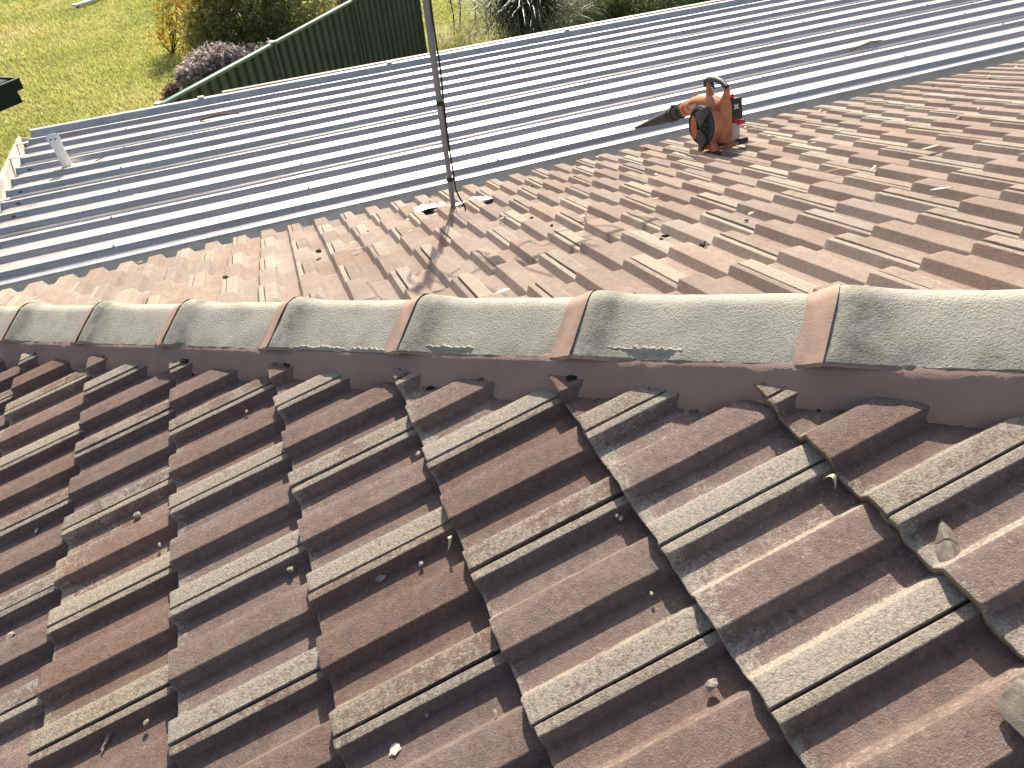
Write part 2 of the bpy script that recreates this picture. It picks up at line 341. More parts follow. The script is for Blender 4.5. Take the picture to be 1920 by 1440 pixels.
# ------------------------------------------------------------------ roof tiles
def tile_mesh(seed, gauge):
    rs = random.Random(seed)
    def pf(l, w, p): return (l, w, p)  # last value: wear, plus sunlit rib sides raised and shaded ones lowered
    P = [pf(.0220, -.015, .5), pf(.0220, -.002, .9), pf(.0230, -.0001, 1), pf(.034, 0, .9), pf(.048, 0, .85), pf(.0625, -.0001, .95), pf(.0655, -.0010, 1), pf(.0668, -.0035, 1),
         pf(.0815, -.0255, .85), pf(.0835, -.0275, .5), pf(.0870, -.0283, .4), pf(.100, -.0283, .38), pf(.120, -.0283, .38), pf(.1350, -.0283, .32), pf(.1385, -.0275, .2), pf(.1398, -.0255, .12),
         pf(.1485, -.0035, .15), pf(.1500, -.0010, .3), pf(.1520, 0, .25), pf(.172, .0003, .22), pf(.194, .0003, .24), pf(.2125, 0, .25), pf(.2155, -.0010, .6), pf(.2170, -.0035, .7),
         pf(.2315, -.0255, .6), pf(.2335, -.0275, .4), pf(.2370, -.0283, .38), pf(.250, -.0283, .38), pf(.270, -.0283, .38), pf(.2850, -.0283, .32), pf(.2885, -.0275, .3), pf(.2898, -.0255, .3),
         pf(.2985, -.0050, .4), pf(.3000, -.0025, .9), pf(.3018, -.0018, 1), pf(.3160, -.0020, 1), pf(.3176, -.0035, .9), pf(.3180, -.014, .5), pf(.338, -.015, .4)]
    U = [0, .0012, .0045, .011, .04, .08, .12, .16, .20, .24, .28, .32, .372]
    n = len(P); V = []; W = []; sd_ = seed * 13.7
    for i, u in enumerate(U):
        for j, (l, w, p) in enumerate(P):
            drop = .0032 * math.exp(-u / .0012) if u < .011 else 0
            du = (noise.noise(Vector((l * 90, sd_, 3))) * .0022 + noise.noise(Vector((l * 400, sd_, 9))) * .0012) * max(0, 1 - u / .03)
            q = Vector((u * 30, l * 60, sd_)); q2 = Vector((u * 120, l * 160, sd_ + 4))
            dw = noise.noise(q) * .0007 + noise.noise(q2) * .0004; dl = noise.noise(q + Vector((7, 7, 7))) * .0007
            ero = max(0, noise.noise(Vector((l * 130, sd_ + 20, u * 40)))) * .003 * math.exp(-u / .006)
            V.append((u + du, l + (dl if 1 < j < n - 2 else 0), w - drop - ero + dw - .029 * u / gauge))
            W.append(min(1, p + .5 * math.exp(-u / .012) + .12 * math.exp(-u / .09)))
    Fc = [(i * n + j, (i + 1) * n + j, (i + 1) * n + j + 1, i * n + j + 1) for i in range(len(U) - 1) for j in range(n - 1)]
    # butt face and the underside lip
    b0 = len(V)
    for j, (l, w, p) in enumerate(P):
        x, y, z = V[j]; V.append((x + .003 + noise.noise(Vector((l * 120, sd_, 1))) * .002, y, z - .0215 + noise.noise(Vector((l * 70, sd_, 2))) * .002)); W.append(.35)
    b1 = len(V)
    for j, (l, w, p) in enumerate(P): x, y, z = V[j]; V.append((.06, y, w - .025)); W.append(0)
    for j in range(n - 1):
        Fc.append((j, j + 1, b0 + j + 1, b0 + j)); Fc.append((b0 + j, b0 + j + 1, b1 + j + 1, b1 + j))
    for jj in (0, n - 1): Fc.append((jj, n * 3 + jj, b1 + jj, b0 + jj) if jj else (jj, b0 + jj, b1 + jj, n * 3 + jj))
    me = bpy.data.meshes.new('tile'); me.from_pydata(V, [], Fc); me.update()
    at = me.attributes.new('wear_shade', 'FLOAT', 'POINT'); at.data.foreach_set('value', W)
    smooth(me, 22)
    return me
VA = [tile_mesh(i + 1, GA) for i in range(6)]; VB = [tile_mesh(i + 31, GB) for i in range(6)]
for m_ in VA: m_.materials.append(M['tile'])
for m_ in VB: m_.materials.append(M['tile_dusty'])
frameA = Matrix(((math.cos(TH), 0, -math.sin(TH)), (0, 1, 0), (math.sin(TH), 0, math.cos(TH))))            # columns u, left, w
frameB = Matrix(((0, 1, 0), (-math.cos(TH), 0, math.sin(TH)), (math.sin(TH), 0, math.cos(TH))))
house = tag(empty('tiled_house', (-0.6, 2.0, GROUND)), 'house under a brown concrete tiled hip roof with pale ridge capping', 'house')
bpy.context.view_layer.update()
HINV = house.matrix_world.inverted()
def to_house(o, parent=None):      # keep world coordinates for meshes built in world space
    o.parent = parent or house
    o.matrix_parent_inverse = (parent or house).matrix_world.inverted() if parent is None else HINV @ Matrix.Identity(4) if False else o.parent.matrix_world.inverted()
    return o
def slope_deck(name, vs, label=None):
    o = link(name, MB().add(vs, [tuple(range(len(vs)))]).mesh(name), M['dark_void'])
    o.parent = house; o.matrix_parent_inverse = HINV.copy()
    return o
XE = -2 * GA * math.cos(TH)
zd = -0.075
YR = HH - XR
ridge_x = 13.0
deckA = slope_deck('near_slope', [(XE, YE + .0, zA(XE) + zd), (XR, YR, zA(XR) + zd), (XE, 2 * YR - YE, zA(XE) + zd)])
deckB = slope_deck('far_slope', [(XE, YE, zB(YE) + zd), (ridge_x, YE, zB(YE) + zd), (ridge_x, YR, zB(YR) + zd), (XR, YR, zA(XR) + zd)])
deckC = slope_deck('rear_slope', [(XE, 2 * YR - YE, zA(XE) + zd), (XR, YR, zA(XR) + zd), (ridge_x, YR, zB(YR) + zd), (ridge_x, 2 * YR - YE, zB(YE) + zd)])
bpy.context.view_layer.update()
PINV = {}
rest = {'A': bmesh.new(), 'B': bmesh.new()}
tile_count = 0
cut_n = Vector((1, 1, 0)).normalized()
def place_tile(side, meshes, org, fr, deck, mat):
    global tile_count
    rz = random.gauss(0, .0035); rx = random.gauss(0, .004); ry = random.gauss(0, .002)
    jit = Matrix.Rotation(rz, 3, 'Z') @ Matrix.Rotation(rx, 3, 'X') @ Matrix.Rotation(ry, 3, 'Y')
    o3 = Vector(org) + fr @ Vector((random.gauss(0, .0018), random.gauss(0, .0009), abs(random.gauss(0, .0008))))
    Mw = Matrix.Translation(o3) @ (fr @ jit).to_4x4()
    corners = [Mw @ Vector(c) for c in ((0, .02, 0), (0, .32, 0), (.33, .02, -.03), (.33, .32, -.03))]
    dist = [((c.x + c.y) - HH) / math.sqrt(2) * (1 if side == 'A' else -1) for c in corners]
    lim = -.075
    if all(d > lim for d in dist): return
    me = random.choice(meshes)
    clip = any(d > lim for d in dist)
    p2 = [px(c) for c in corners]
    vis = any(-15 < q[0] < 1935 and -15 < q[1] < 1455 for q in p2)
    if vis:    # drop those hidden behind the capping or the near slope
        if all(d > -.14 for d in dist): vis = False
    if clip:
        bm = bmesh.new(); bm.from_mesh(me); bm.transform(Mw)
        po = Vector((HH / 2, HH / 2, 0)) + cut_n * (lim if side == 'A' else -lim)
        bmesh.ops.bisect_plane(bm, geom=bm.verts[:] + bm.edges[:] + bm.faces[:], plane_co=po, plane_no=cut_n if side == 'A' else -cut_n, clear_outer=True)
        if not bm.verts: bm.free(); return
        bm.transform(Mw.inverted()); me2 = bpy.data.meshes.new('tile_cut'); bm.to_mesh(me2); bm.free(); me2.materials.append(mat); smooth(me2, 22); me = me2
    if vis and tile_count < 300:
        o = bpy.data.objects.new('roof_tile', me); col.objects.link(o); o.parent = deck
        o.matrix_parent_inverse = deck.matrix_world.inverted(); o.matrix_world = Mw; tile_count += 1
    else:
        b = rest[side]; k = len(b.verts); tmp = me.copy(); tmp.transform(Mw); b.from_mesh(tmp); bpy.data.meshes.remove(tmp)
jobs = []
for k in range(-2, 14):
    for r in range(-14, 40):
        if (k + r) % 2 == 0:
            o = (k * GA * math.cos(TH), -.15 * r, k * GA * math.sin(TH))
            if o[0] > XR - .05 or o[1] < -6.2: continue
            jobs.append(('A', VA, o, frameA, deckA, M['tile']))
for n in range(0, 16):
    y = YE - n * GB * math.cos(TH)
    if y < YR + .05: continue
    for e in range(-6, 82):
        if (e + n) % 2 == 0:
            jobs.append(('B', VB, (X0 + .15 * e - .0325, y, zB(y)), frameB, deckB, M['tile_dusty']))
jobs.sort(key=lambda j: (Vector(j[2]) - CAM).length)
for j in jobs: place_tile(*j)
for s, d, m_, nm in (('A', deckA, M['tile'], 'outer_tiles'), ('B', deckB, M['tile_dusty'], 'outer_tiles')):
    me = bpy.data.meshes.new(nm); rest[s].to_mesh(me); rest[s].free(); o = link(nm, me, m_); o.parent = d; o.matrix_parent_inverse = d.matrix_world.inverted()
    o['kind'] = 'stuff'; smooth(me, 50)
print('tiles', tile_count)

def hpart(name, mb, mat, parent=None, sm=None, bevel=0):
    o = mb.build(name, mat, None, sm, bevel); o.parent = parent or house; o.matrix_parent_inverse = (parent or house).matrix_world.inverted(); return o
# ------------------------------------------------------------------ hip: bedding, ridge caps, pointing
hd = Vector((1, -1, T)).normalized()                      # up the hip (towards the right and the camera)
hside = Vector((-1, -1, 0)).normalized()                  # towards slope A
hup = hside.cross(hd); hup = hup if hup.z > 0 else -hup
def hip_pt(s, d, z):                                      # s: plan distance (X-Y)/sqrt2 ; d towards A ; z above the hip line
    x = (HH + s * math.sqrt(2)) / 2; y = HH - x
    return Vector((x, y, x * T + z)) + hside * d
S0, S1 = -1.42, 4.7
CAPP = [(-.112, -.060), (-.108, -.045), (-.090, -.027), (-.065, -.001), (-.045, .018), (-.028, .034), (-.014, .0450), (.000, .0522), (.014, .0556), (.028, .0554), (.037, .0526), (.045, .0484), (.070, .0340), (.096, .0185), (.120, .0042), (.138, -.0065), (.1465, -.012), (.1450, -.024)]
joints = [-.995 - .47, -.995, -.515, -.030, .435, .902, 1.352, 1.812, 2.302, 2.78, 3.26, 3.74, 4.22]
bed = MB()
N = 620; Pb = [(.216, -.140), (.208, -.108), (.199, -.080), (.187, -.058), (.175, -.042), (.165, -.030), (.156, -.018), (.130, -.010), (.05, -.004), (-.06, -.032), (-.10, -.062), (-.14, -.085), (-.19, -.130)]
vs_ = []
for i in range(N + 1):
    s = S0 + (S1 - S0) * i / N
    for j, (d, z) in enumerate(Pb):
        wob = noise.noise(Vector((s * 9, j * .35, 2))) * .006 + noise.noise(Vector((s * 38, j * .5, 8))) * .0035
        low = 1 if d > .18 else (.4 if d > .12 else 0)
        vs_.append(hip_pt(s, d + wob * low * (1.2 if d > .16 else .5), z + wob * .4 * low))
nb = len(Pb)
bed.add(vs_, [(i * nb + j, i * nb + j + 1, (i + 1) * nb + j + 1, (i + 1) * nb + j) for i in range(N) for j in range(nb - 1)])
hip = hpart('hip_bedding', bed, M['mortar'], sm=60)
bpy.context.view_layer.update()
def make_cap(s0, s1, seed):
    # lower end (s0) is the flared collar sitting over the cap below
    U = 30; V = []; W = []; n = len(CAPP)
    for i in range(U + 1):
        f = i / U; s = s0 + (s1 + .02 - s0) * f; dd = (s - s0)
        fl = math.exp(-(dd / .085) ** 2) if dd > 0 else 1
        lift = .016 * fl - .004 * f
        endb = .010 * math.exp(-dd / .006)                  # rounded lip
        ctr = math.exp(-(dd / .12) ** 2)
        for j, (d, z) in enumerate(CAPP):
            top = max(0, 1 - abs(d) / .145)
            edge = 1 if d > .13 else 0
            rag = (noise.noise(Vector((s * 26, seed, 1))) * .0035 + noise.noise(Vector((s * 90, seed, 5))) * .003) * edge
            rough = noise.noise(Vector((s * 14, d * 14, seed))) * .0022 + noise.noise(Vector((s * 45, d * 45, seed + 3))) * .0011
            sc = 1 + .055 * fl
            nrm = (d / .15)
            V.append(hip_pt(s, d * sc + rough * nrm, z + lift * (.75 + .25 * top) - endb * .6 + rough - rag))
            hol = math.exp(-((dd - .055) / .045) ** 2)
            W.append(min(1, .85 * hol * (1 if -.02 < d < .15 else .3) + .35 * math.exp(-((.146 - d) / .03) ** 2)))
    Fc = [(i * n + j, i * n + j + 1, (i + 1) * n + j + 1, (i + 1) * n + j) for i in range(U) for j in range(n - 1)]
    # end lip thickness
    b = len(V)
    for j, (d, z) in enumerate(CAPP): V.append(hip_pt(s0 + .004, d * .98, z - .016)); W.append(.2)
    Fc += [(j + 1, j, b + j, b + j + 1) for j in range(n - 1)]
    me = bpy.data.meshes.new('ridge_cap'); me.from_pydata([tuple(v) for v in V], [], Fc); me.update()
    me.attributes.new('wear_shade', 'FLOAT', 'POINT').data.foreach_set('value', W); smooth(me, 60)
    o = link('ridge_cap', me, M['cap']); o.parent = hip; o.matrix_parent_inverse = hip.matrix_world.inverted()
def make_point(s, seed):
    # pink flexible pointing smeared against the collar at s, over the cap below it
    w = .042; U = 6; V = []; n = len(CAPP)
    for i in range(U + 1):
        f = i / U
        for j, (d, z) in enumerate(CAPP):
            e = noise.noise(Vector((d * 40, seed, 2))) * .005 + noise.noise(Vector((d * 14, seed, 7))) * .006
            ss = s - w * (1 - f) + (e if i == 0 else 0) + (.006 if i == U else 0)
            top = max(0, 1 - abs(d) / .145)
            rise = -.0035 + .0175 * f ** 1.5 * (.75 + .25 * top)
            if i == 0: rise = -.004
            tex = noise.noise(Vector((d * 130, f * 2, seed))) * .0011 + noise.noise(Vector((d * 30, f * 6, seed))) * .0014
            sc = 1.004 + .05 * f
            V.append(hip_pt(ss, d * sc + (tex + .0025) * (1 if d > 0 else -1) * min(1, abs(d) / .08), z + rise + tex + .0022))
    Fc = [(i * n + j, i * n + j + 1, (i + 1) * n + j + 1, (i + 1) * n + j) for i in range(U) for j in range(n - 1)]
    me = bpy.data.meshes.new('pointing_band'); me.from_pydata([tuple(v) for v in V], [], Fc); me.update(); smooth(me, 60)
    o = link('pointing_band', me, M['point']); o.parent = hip; o.matrix_parent_inverse = hip.matrix_world.inverted()
for i in range(len(joints) - 1):
    make_cap(joints[i], joints[i + 1], i * 3.1)
    if i: make_point(joints[i], i * 1.7)
# thin ragged pink fillet under the lower cap edge
fil = MB(); vv = []
for i in range(601):
    s = S0 + (S1 - S0) * i / 600
    k = max(j for j in joints if j <= s) if s > joints[0] else joints[0]
    fl = math.exp(-((s - k) / .085) ** 2)
    a = noise.noise(Vector((s * 24, 3, 1))) * .004 + noise.noise(Vector((s * 80, 3, 4))) * .004
    z0 = -.0155 + .011 * fl - .0045 * min(1, max(0, (s - k) / .47))
    for d, z in ((.1440 + .0075 * fl, z0 + .004 + max(a, -.002)), (.1510 + .0075 * fl, z0 - .002 + a), (.1500, z0 - .010), (.138, z0 - .016)): vv.append(hip_pt(s, d, z))
fil.add(vv, [(i * 4 + j, i * 4 + j + 1, (i + 1) * 4 + j + 1, (i + 1) * 4 + j) for i in range(600) for j in range(3)])
o = hpart('edge_fillet', fil, M['point'], hip, sm=60)
# old bedding crumbs left on the tiles along the mortar foot
def crumb_mesh(size, seed, flat=.6, seg=2):
    bm = bmesh.new(); bmesh.ops.create_icosphere(bm, subdivisions=seg, radius=1)
    for v in bm.verts:
        q = 1 + noise.noise(v.co * 1.6 + Vector((seed, 0, 0))) * .55 + noise.noise(v.co * 4.5 + Vector((0, seed, 0))) * .3
        v.co = Vector((v.co.x * q * size[0], v.co.y * q * size[1], v.co.z * q * size[2] * flat))
    me = bpy.data.meshes.new('crumb'); bm.to_mesh(me); bm.free(); return me
for r in range(-12, 34):
    for part_, (l0, dz_) in enumerate(((.0325, 0.0), (.107, -.0283))):
        y = -.15 * r + l0; x = HH - y - (.186 if part_ == 0 else .206) * math.sqrt(2)
        if not (-.6 < x < XR - .2): continue
        fr_ = x / (GA * math.cos(TH)); fr_ -= math.floor(fr_)
        z = zA(x) + dz_ / math.cos(TH) - .029 * fr_
        for q in range(2 if part_ == 0 else 3):
            sx_ = random.uniform(.010, .020); me = crumb_mesh((sx_, random.uniform(.008, .014), random.uniform(.005, .008)), r * 3.3 + q + part_ * 17, .7, 3)
            o = link('old_bedding', me, M['old_bed'] if random.random() < .7 else M['charred']); smooth(me, 30)
            P_ = Vector((x, y, z)) + hd * ((q - (.5 if part_ == 0 else 1)) * .036 + random.gauss(0, .005)) + hside * random.gauss(-.0145, .003)
            o.parent = hip; o.matrix_parent_inverse = hip.matrix_world.inverted()
            o.matrix_world = Matrix.Translation(P_) @ Matrix((hd, hside, hup)).transposed().to_4x4() @ Matrix.Rotation(random.gauss(0, .25), 4, 'Z')
# lichen crusts on the lower edge of two caps
for (s, w, d0, sd_) in ((1.08, .10, .139, 1), (1.26, .06, .14, 4), (1.50, .07, .13, 2), (1.97, .085, .125, 7)):
    cb = MB(); n = 46; vv = []
    for i in range(n + 1):
        ss = s - w + 2 * w * i / n
        e = math.sin(math.pi * i / n) ** .4
        a = abs(noise.noise(Vector((ss * 55, sd_, 1)))) * .016 + abs(noise.noise(Vector((ss * 150, sd_, 5)))) * .008; b_ = noise.noise(Vector((ss * 110, sd_, 9))) * .003
        base = hip_pt(ss, d0 + .007, -.011 + (.139 - d0) * .52 + .011 * math.exp(-((ss - max(j for j in joints if j <= ss)) / .085) ** 2))
        up = Vector((0, 0, 1)) * .85 - hside * 1.15; up.normalize()
        for al, out in ((-.004, .000), (.002, .0025 * e + b_ * .4), (.35 * a * e + .002, .0042 * e + b_ * .7), (.8 * a * e + .003, .0038 * e + b_ * .7), (a * e + .005, -.001)): vv.append(base + up * al + (hside * .55 + Vector((0, 0, .83))) * out)
    cb.add(vv, [(i * 5 + j, i * 5 + j + 1, (i + 1) * 5 + j + 1, (i + 1) * 5 + j) for i in range(n) for j in range(4)])
    hpart('lichen_crust', cb, M['cap'], hip, sm=50)

# house walls, fascia, eave gutter
hpart('wall', MB().box(((ridge_x + XE + .45) / 2 + .2, (YE + 2 * YR - YE) / 2, (GROUND - .45) / 2), (ridge_x - XE - .5, 2 * (YE - YR) - .9, -GROUND - .45)), M['brick'])
zg = zB(YE)
hpart('fascia', MB().box(((ridge_x + XE) / 2, YE - .06, zg - .16), (ridge_x - XE, .03, .18)), M['cream_metal'])
GP = [(.115, .06), (.11, .062), (.105, -.03), (.0, -.03), (.0, .05)]
hpart('eave_gutter', MB().sweep([(a, b) for a, b in GP], (1, 0, 0), ridge_x - XE, (XE, YE - .04, zg - .14), (0, 1, 0), (0, 0, 1)), M['galv_plain'])
hpart('side_gutter', MB().sweep([(a, b) for a, b in GP], (0, 1, 0), 2 * (YE - YR), (XE + .03, 2 * YR - YE, zA(XE) - .14), (-1, 0, 0), (0, 0, 1)), M['cream_metal'])

# ------------------------------------------------------------------ metal patio roof
patio = tag(empty('patio_roof', (-.4, 5.0, GROUND)), 'ribbed galvanised metal patio roof beside the tiled eave', 'roof')
bpy.context.view_layer.update()
def ppart(name, mb, mat, parent=None, sm=None, bevel=0):
    o = mb.build(name, mat, None, sm, bevel); o.parent = parent or patio; o.matrix_parent_inverse = (parent or patio).matrix_world.inverted(); return o
PIT = .2113; Y0R = 2.470; ZP = -.320; RH = .031; XL = -.405; XEND = 14.0; SLP = .006
def mz(x): return ZP + (x - 2) * SLP
def rib_prof(k):   # one period in y starting at the middle of the pan before rib k
    y = Y0R + PIT * k
    return [(y - .030, 0), (y - .026, .002), (y - .0130, RH - .003), (y - .0095, RH), (y + .0095, RH), (y + .0130, RH - .003), (y + .026, .002), (y + .030, 0)]
def sheet(k0, k1, name):
    prof = []
    for k in range(k0, k1):
        y = Y0R + PIT * k
        if not prof: prof.append((y - PIT / 2 - (.004 if k0 else 0), 0))
        prof += rib_prof(k)
        prof += [(y + PIT * .36, .0), (y + PIT * .40, .0022), (y + PIT * .44, 0)]
        prof.append((y + PIT / 2, 0))
    xs = [XL, XL + .02, XL + .05] + list(np.linspace(XL + .25, XEND, 50)); V = []; Rr = []
    for i, x in enumerate(xs):
        for j, (y, z) in enumerate(prof):
            wv = noise.noise(Vector((x * .6, y * 3, 1))) * .0035 + noise.noise(Vector((x * 2.1, y * 7, 4))) * .0012
            end = -.006 * math.exp(-(x - XL) / .02) if z < .01 else 0
            V.append((x - (.010 if z < .01 and i == 0 else 0), y, mz(x) + z + wv * (1.0 if z < .01 else .5) + end)); Rr.append(min(1, .12 + .95 * math.exp(-max(0, x + .4) / .9)) * (1 if z < .012 else .55) + (.25 if y > 4.4 else 0))
    n = len(prof); Fc = [(i * n + j, (i + 1) * n + j, (i + 1) * n + j + 1, i * n + j + 1) for i in range(len(xs) - 1) for j in range(n - 1)]
    me = bpy.data.meshes.new(name); me.from_pydata(V, [], Fc); me.update(); me.attributes.new('rust', 'FLOAT', 'POINT').data.foreach_set('value', Rr); smooth(me, 30)
    o = link(name, me, M['galv']); o.parent = patio; o.matrix_parent_inverse = patio.matrix_world.inverted()
    md = o.modifiers.new('Thickness', 'SOLIDIFY'); md.thickness = .0012
    return o
for k0 in range(0, 12, 3): sheet(k0, k0 + 3, 'roof_sheet')
ybk = Y0R + PIT * 11.42
# barge turn-up at the back and cream barge capping
zb = mz(XL)
bk = MB(); bk.sweep([(ybk - .02, .002), (ybk + .03, .006), (ybk + .052, .052), (ybk + .078, .056), (ybk + .085, .046)], (1, 0, SLP), XEND - XL, (XL, 0, zb), (0, 1, 0), (0, 0, 1))
ppart('barge_flashing', bk, M['galv_plain'], sm=30)
cb_ = MB(); cb_.sweep([(ybk + .083, .052), (ybk + .088, .066), (ybk + .13, .066), (ybk + .135, -.10), (ybk + .09, -.10)], (1, 0, SLP), 11.5, (1.13, 0, mz(1.13)), (0, 1, 0), (0, 0, 1), closed=True)
ppart('barge_board', cb_, M['cream_metal'], bevel=.003)
cb_ = MB(); cb_.sweep([(ybk + .085, .044), (ybk + .088, .052), (ybk + .10, .052), (ybk + .105, -.10), (ybk + .09, -.10)], (1, 0, SLP), 1.13 - XL, (XL, 0, zb), (0, 1, 0), (0, 0, 1), closed=True)
ppart('barge_board', cb_, M['white_metal'])
for x in (.95, 2.62, 4.4): ppart('barge_clip', MB().box((x, ybk + .08, mz(x) + .062), (.05, .035, .012)), M['white_metal'], bevel=.003)
# apron flashing against the house
af = MB(); y0 = Y0R - PIT / 2
af.sweep([(y0 + .036, .002), (y0 + .012, .013), (y0 - .030, .014), (y0 - .036, .009), (y0 - .050, -.060), (y0 - .115, -.09)], (1, 0, SLP), XEND - XL, (XL - .02, 0, zb), (0, 1, 0), (0, 0, 1))
ppart('apron_flashing', af, M['galv_plain'], sm=25)
for x in (.58, 2.95, 5.0): ppart('flashing_lap', MB().sweep([(y0 - .0300, .0165), (y0 - .0385, .0095), (y0 - .0525, -.060)], (1, 0, SLP), .9 if x < 1 else 1.0, (x, 0, zb), (0, 1, 0), (0, 0, 1)), M['galv_plain'])
# white end gutter with straps
gx = XL - .018
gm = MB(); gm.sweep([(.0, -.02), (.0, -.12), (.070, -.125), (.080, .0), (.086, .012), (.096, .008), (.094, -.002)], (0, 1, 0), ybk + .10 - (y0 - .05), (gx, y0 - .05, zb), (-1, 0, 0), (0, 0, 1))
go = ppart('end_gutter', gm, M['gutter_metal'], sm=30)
ppart('gutter_shade_strip', MB().sweep([(.004, -.095), (.03, -.085), (.066, -.10)], (0, 1, 0), ybk + .06 - (y0 - .03), (gx, y0 - .03, zb), (-1, 0, 0), (0, 0, 1)), M['twig'], go)  # brown strip added to darken the gutter floor like shade
ppart('gutter_lip', MB().sweep([(.0835, .0125), (.0845, .0185), (.0935, .0185), (.0985, .0105), (.095, .0085)], (0, 1, 0), ybk + .098 - (y0 - .048), (gx, y0 - .048, zb), (-1, 0, 0), (0, 0, 1), closed=True), M['cream_metal'], go)
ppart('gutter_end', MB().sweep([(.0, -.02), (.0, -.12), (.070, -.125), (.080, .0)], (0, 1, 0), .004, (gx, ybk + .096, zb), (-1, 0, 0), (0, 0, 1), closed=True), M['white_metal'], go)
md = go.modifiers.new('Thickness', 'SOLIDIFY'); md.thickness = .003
for y in (4.78, 4.46, 3.62, 3.35, 2.75):
    ppart('gutter_strap', MB().sweep([(.088, .006), (.04, .004), (-.05, .004), (-.05, .009), (.04, .009), (.088, .012)], (0, 1, 0), .03, (gx, y, zb + .004), (-1, 0, 0), (0, 0, 1), closed=True), M['white_metal'])
ppart('fascia_beam', MB().box((XL + .07, (ybk + y0) / 2, zb - .10), (.05, ybk - y0, .15)), M['twig'])
for y in (ybk - .05, y0 + .25):
    ppart('post', MB().box((XL + .1, y, (zb - .17 + GROUND) / 2), (.09, .09, zb - .17 - GROUND)), M['cream_metal'])
for x in (4.5, 9.0): ppart('post', MB().box((x, ybk - .05, (mz(x) - .03 + GROUND) / 2), (.09, .09, mz(x) - .03 - GROUND)), M['cream_metal'])
for k in range(1, 9):
    if random.random() < .75:
        y = Y0R + PIT * k - .0205; x = XL + .06 + random.random() * .05
        ppart('rust_patch', MB().add([(x + math.cos(a) * random.uniform(.010, .022), y - .0025 + .004 * math.sin(a), mz(x) + .012 + random.uniform(.004, .007) * math.sin(a)) for a in [i * math.pi / 4 for i in range(8)]], [tuple(range(8))]), M['rust_screw'])

for k in range(12):
    for xi, x in enumerate((.35, 1.55, 2.75, 3.95, 5.15, 6.35, 7.6)):
        if (k + xi) % 2: continue
        q = Vector((x + random.gauss(0, .01), Y0R + PIT * k, mz(x) + RH - .001))
        ppart('screw', MB().tube([q, q + Vector((0, 0, .003)), q + Vector((0, 0, .009))], [.008, .0075, .005], 8), M['cream_metal'] if random.random() < .3 else M['galv_plain'], sm=40)
# white PVC vent pipe through the metal roof, flattened at the top
vb = onZ(128, 309, mz(0) + .01); vb.y = Y0R + PIT * round((vb.y - Y0R - .1) / PIT) + PIT / 2
vent = tag(empty('vent_pipe', vb), 'white plastic vent pipe with pinched angled top on the metal roof', 'pipe')
V = []; n = 20
for i, (z, rx_, ry_) in enumerate([(-.01, .034, .034), (.02, .034, .034), (.13, .035, .034), (.19, .042, .022), (.215, .045, .012), (.232, .036, .006), (.238, .028, .003)]):
    for k in range(n):
        a = 2 * math.pi * k / n; V.append((rx_ * math.cos(a) + z * -.03, ry_ * math.sin(a) + z * .02, z))
mb = MB().add(V, [(i * n + k, i * n + (k + 1) % n, (i + 1) * n + (k + 1) % n, (i + 1) * n + k) for i in range(6) for k in range(n)] + [tuple(6 * n + k for k in range(n))])
mb.build('pipe', M['pvc'], vent, sm=50)
for dx in (-.018, .014): MB().tube([(dx - .005, -.022, .205), (dx - .005, .02, .207)], .0045, 8).build('bolt_hole', M['cable'], vent)
MB().tube([(0, 0, -.012), (0, 0, .004)], [.055, .040], 14).build('sealant_collar', M['cream_metal'], vent, sm=60)

# ------------------------------------------------------------------ antenna mast
mbase = onB(850, 389, -.012)
mast = tag(empty('antenna_mast', mbase), 'grey steel antenna mast with black cable rising from the tiles', 'antenna')
HM = 1.62
MB().tube([(0, 0, -.03), (0, 0, .34)], .0130, 14).build('lower_pole', M['mast'], mast, sm=60)
MB().tube([(0, 0, .30), (-.001, .001, HM)], .0146, 14).build('pole', M['mast'], mast, sm=60)
MB().tube([(.0178 + .004 * max(0, math.sin(t * 19)), -.0068 - .002 * math.sin(t * 19), t * HM) for t in [.062 + i / 24 * .93 for i in range(25)]], .0045, 8).build('cable', M['cable'], mast, sm=60)
MB().tube([(.0190, -.008, .11), (.032, -.015, .06), (.052, -.02, .012), (.058, -.02, -.02)], .0042, 8).build('cable_tail', M['cable'], mast, sm=60)
for z in (.155, .525, 1.0): MB().tube([(.003, -.001, z - .010), (.003, -.001, z + .010)], .0190, 14).build('cable_tie', M['cable'], mast, sm=50)
# invented antenna head, unseen above the frame, added to cast the slope's shadows
hz = HM - .08
MB().tube([(-.25, -.05, hz), (.95, .18, hz + .01)], .011, 8).build('added_boom', M['mast'], mast, sm=60)
for i, t in enumerate([-.22, -.05, .15, .33, .52, .72, .92]):
    L = .34 - .03 * i; c = Vector((t, t * .19, hz + .014)); dv = Vector((-.19, 1, 0)).normalized() * L
    MB().tube([c - dv, c + dv], .005, 6).build('added_element', M['mast'], mast)
MB().box((.02, .0, hz - .02), (.09, .07, .05)).build('added_clamp', M['mast'], mast, bevel=.004)
MB().box((.30, .03, hz - .09), (.13, .10, .045)).build('added_amplifier', M['blk'], mast, bevel=.006)
lp = [(.10 + .14 * math.cos(a) * (1 + .15 * math.sin(3 * a)), .05 + .06 * math.sin(2 * a), hz - .17 + .13 * math.sin(a)) for a in [i * math.pi / 14 for i in range(31)]]
MB().tube(lp, .0045, 6).build('added_cable_loop', M['cable'], mast, sm=60)
lp = [(.55 + .2 * math.cos(a), .10 + .10 * math.sin(a), hz - .05 - .05 * math.sin(a)) for a in [i * math.pi / 12 for i in range(22)]]
MB().tube(lp, .0045, 6).build('added_cable_loop', M['cable'], mast, sm=60)

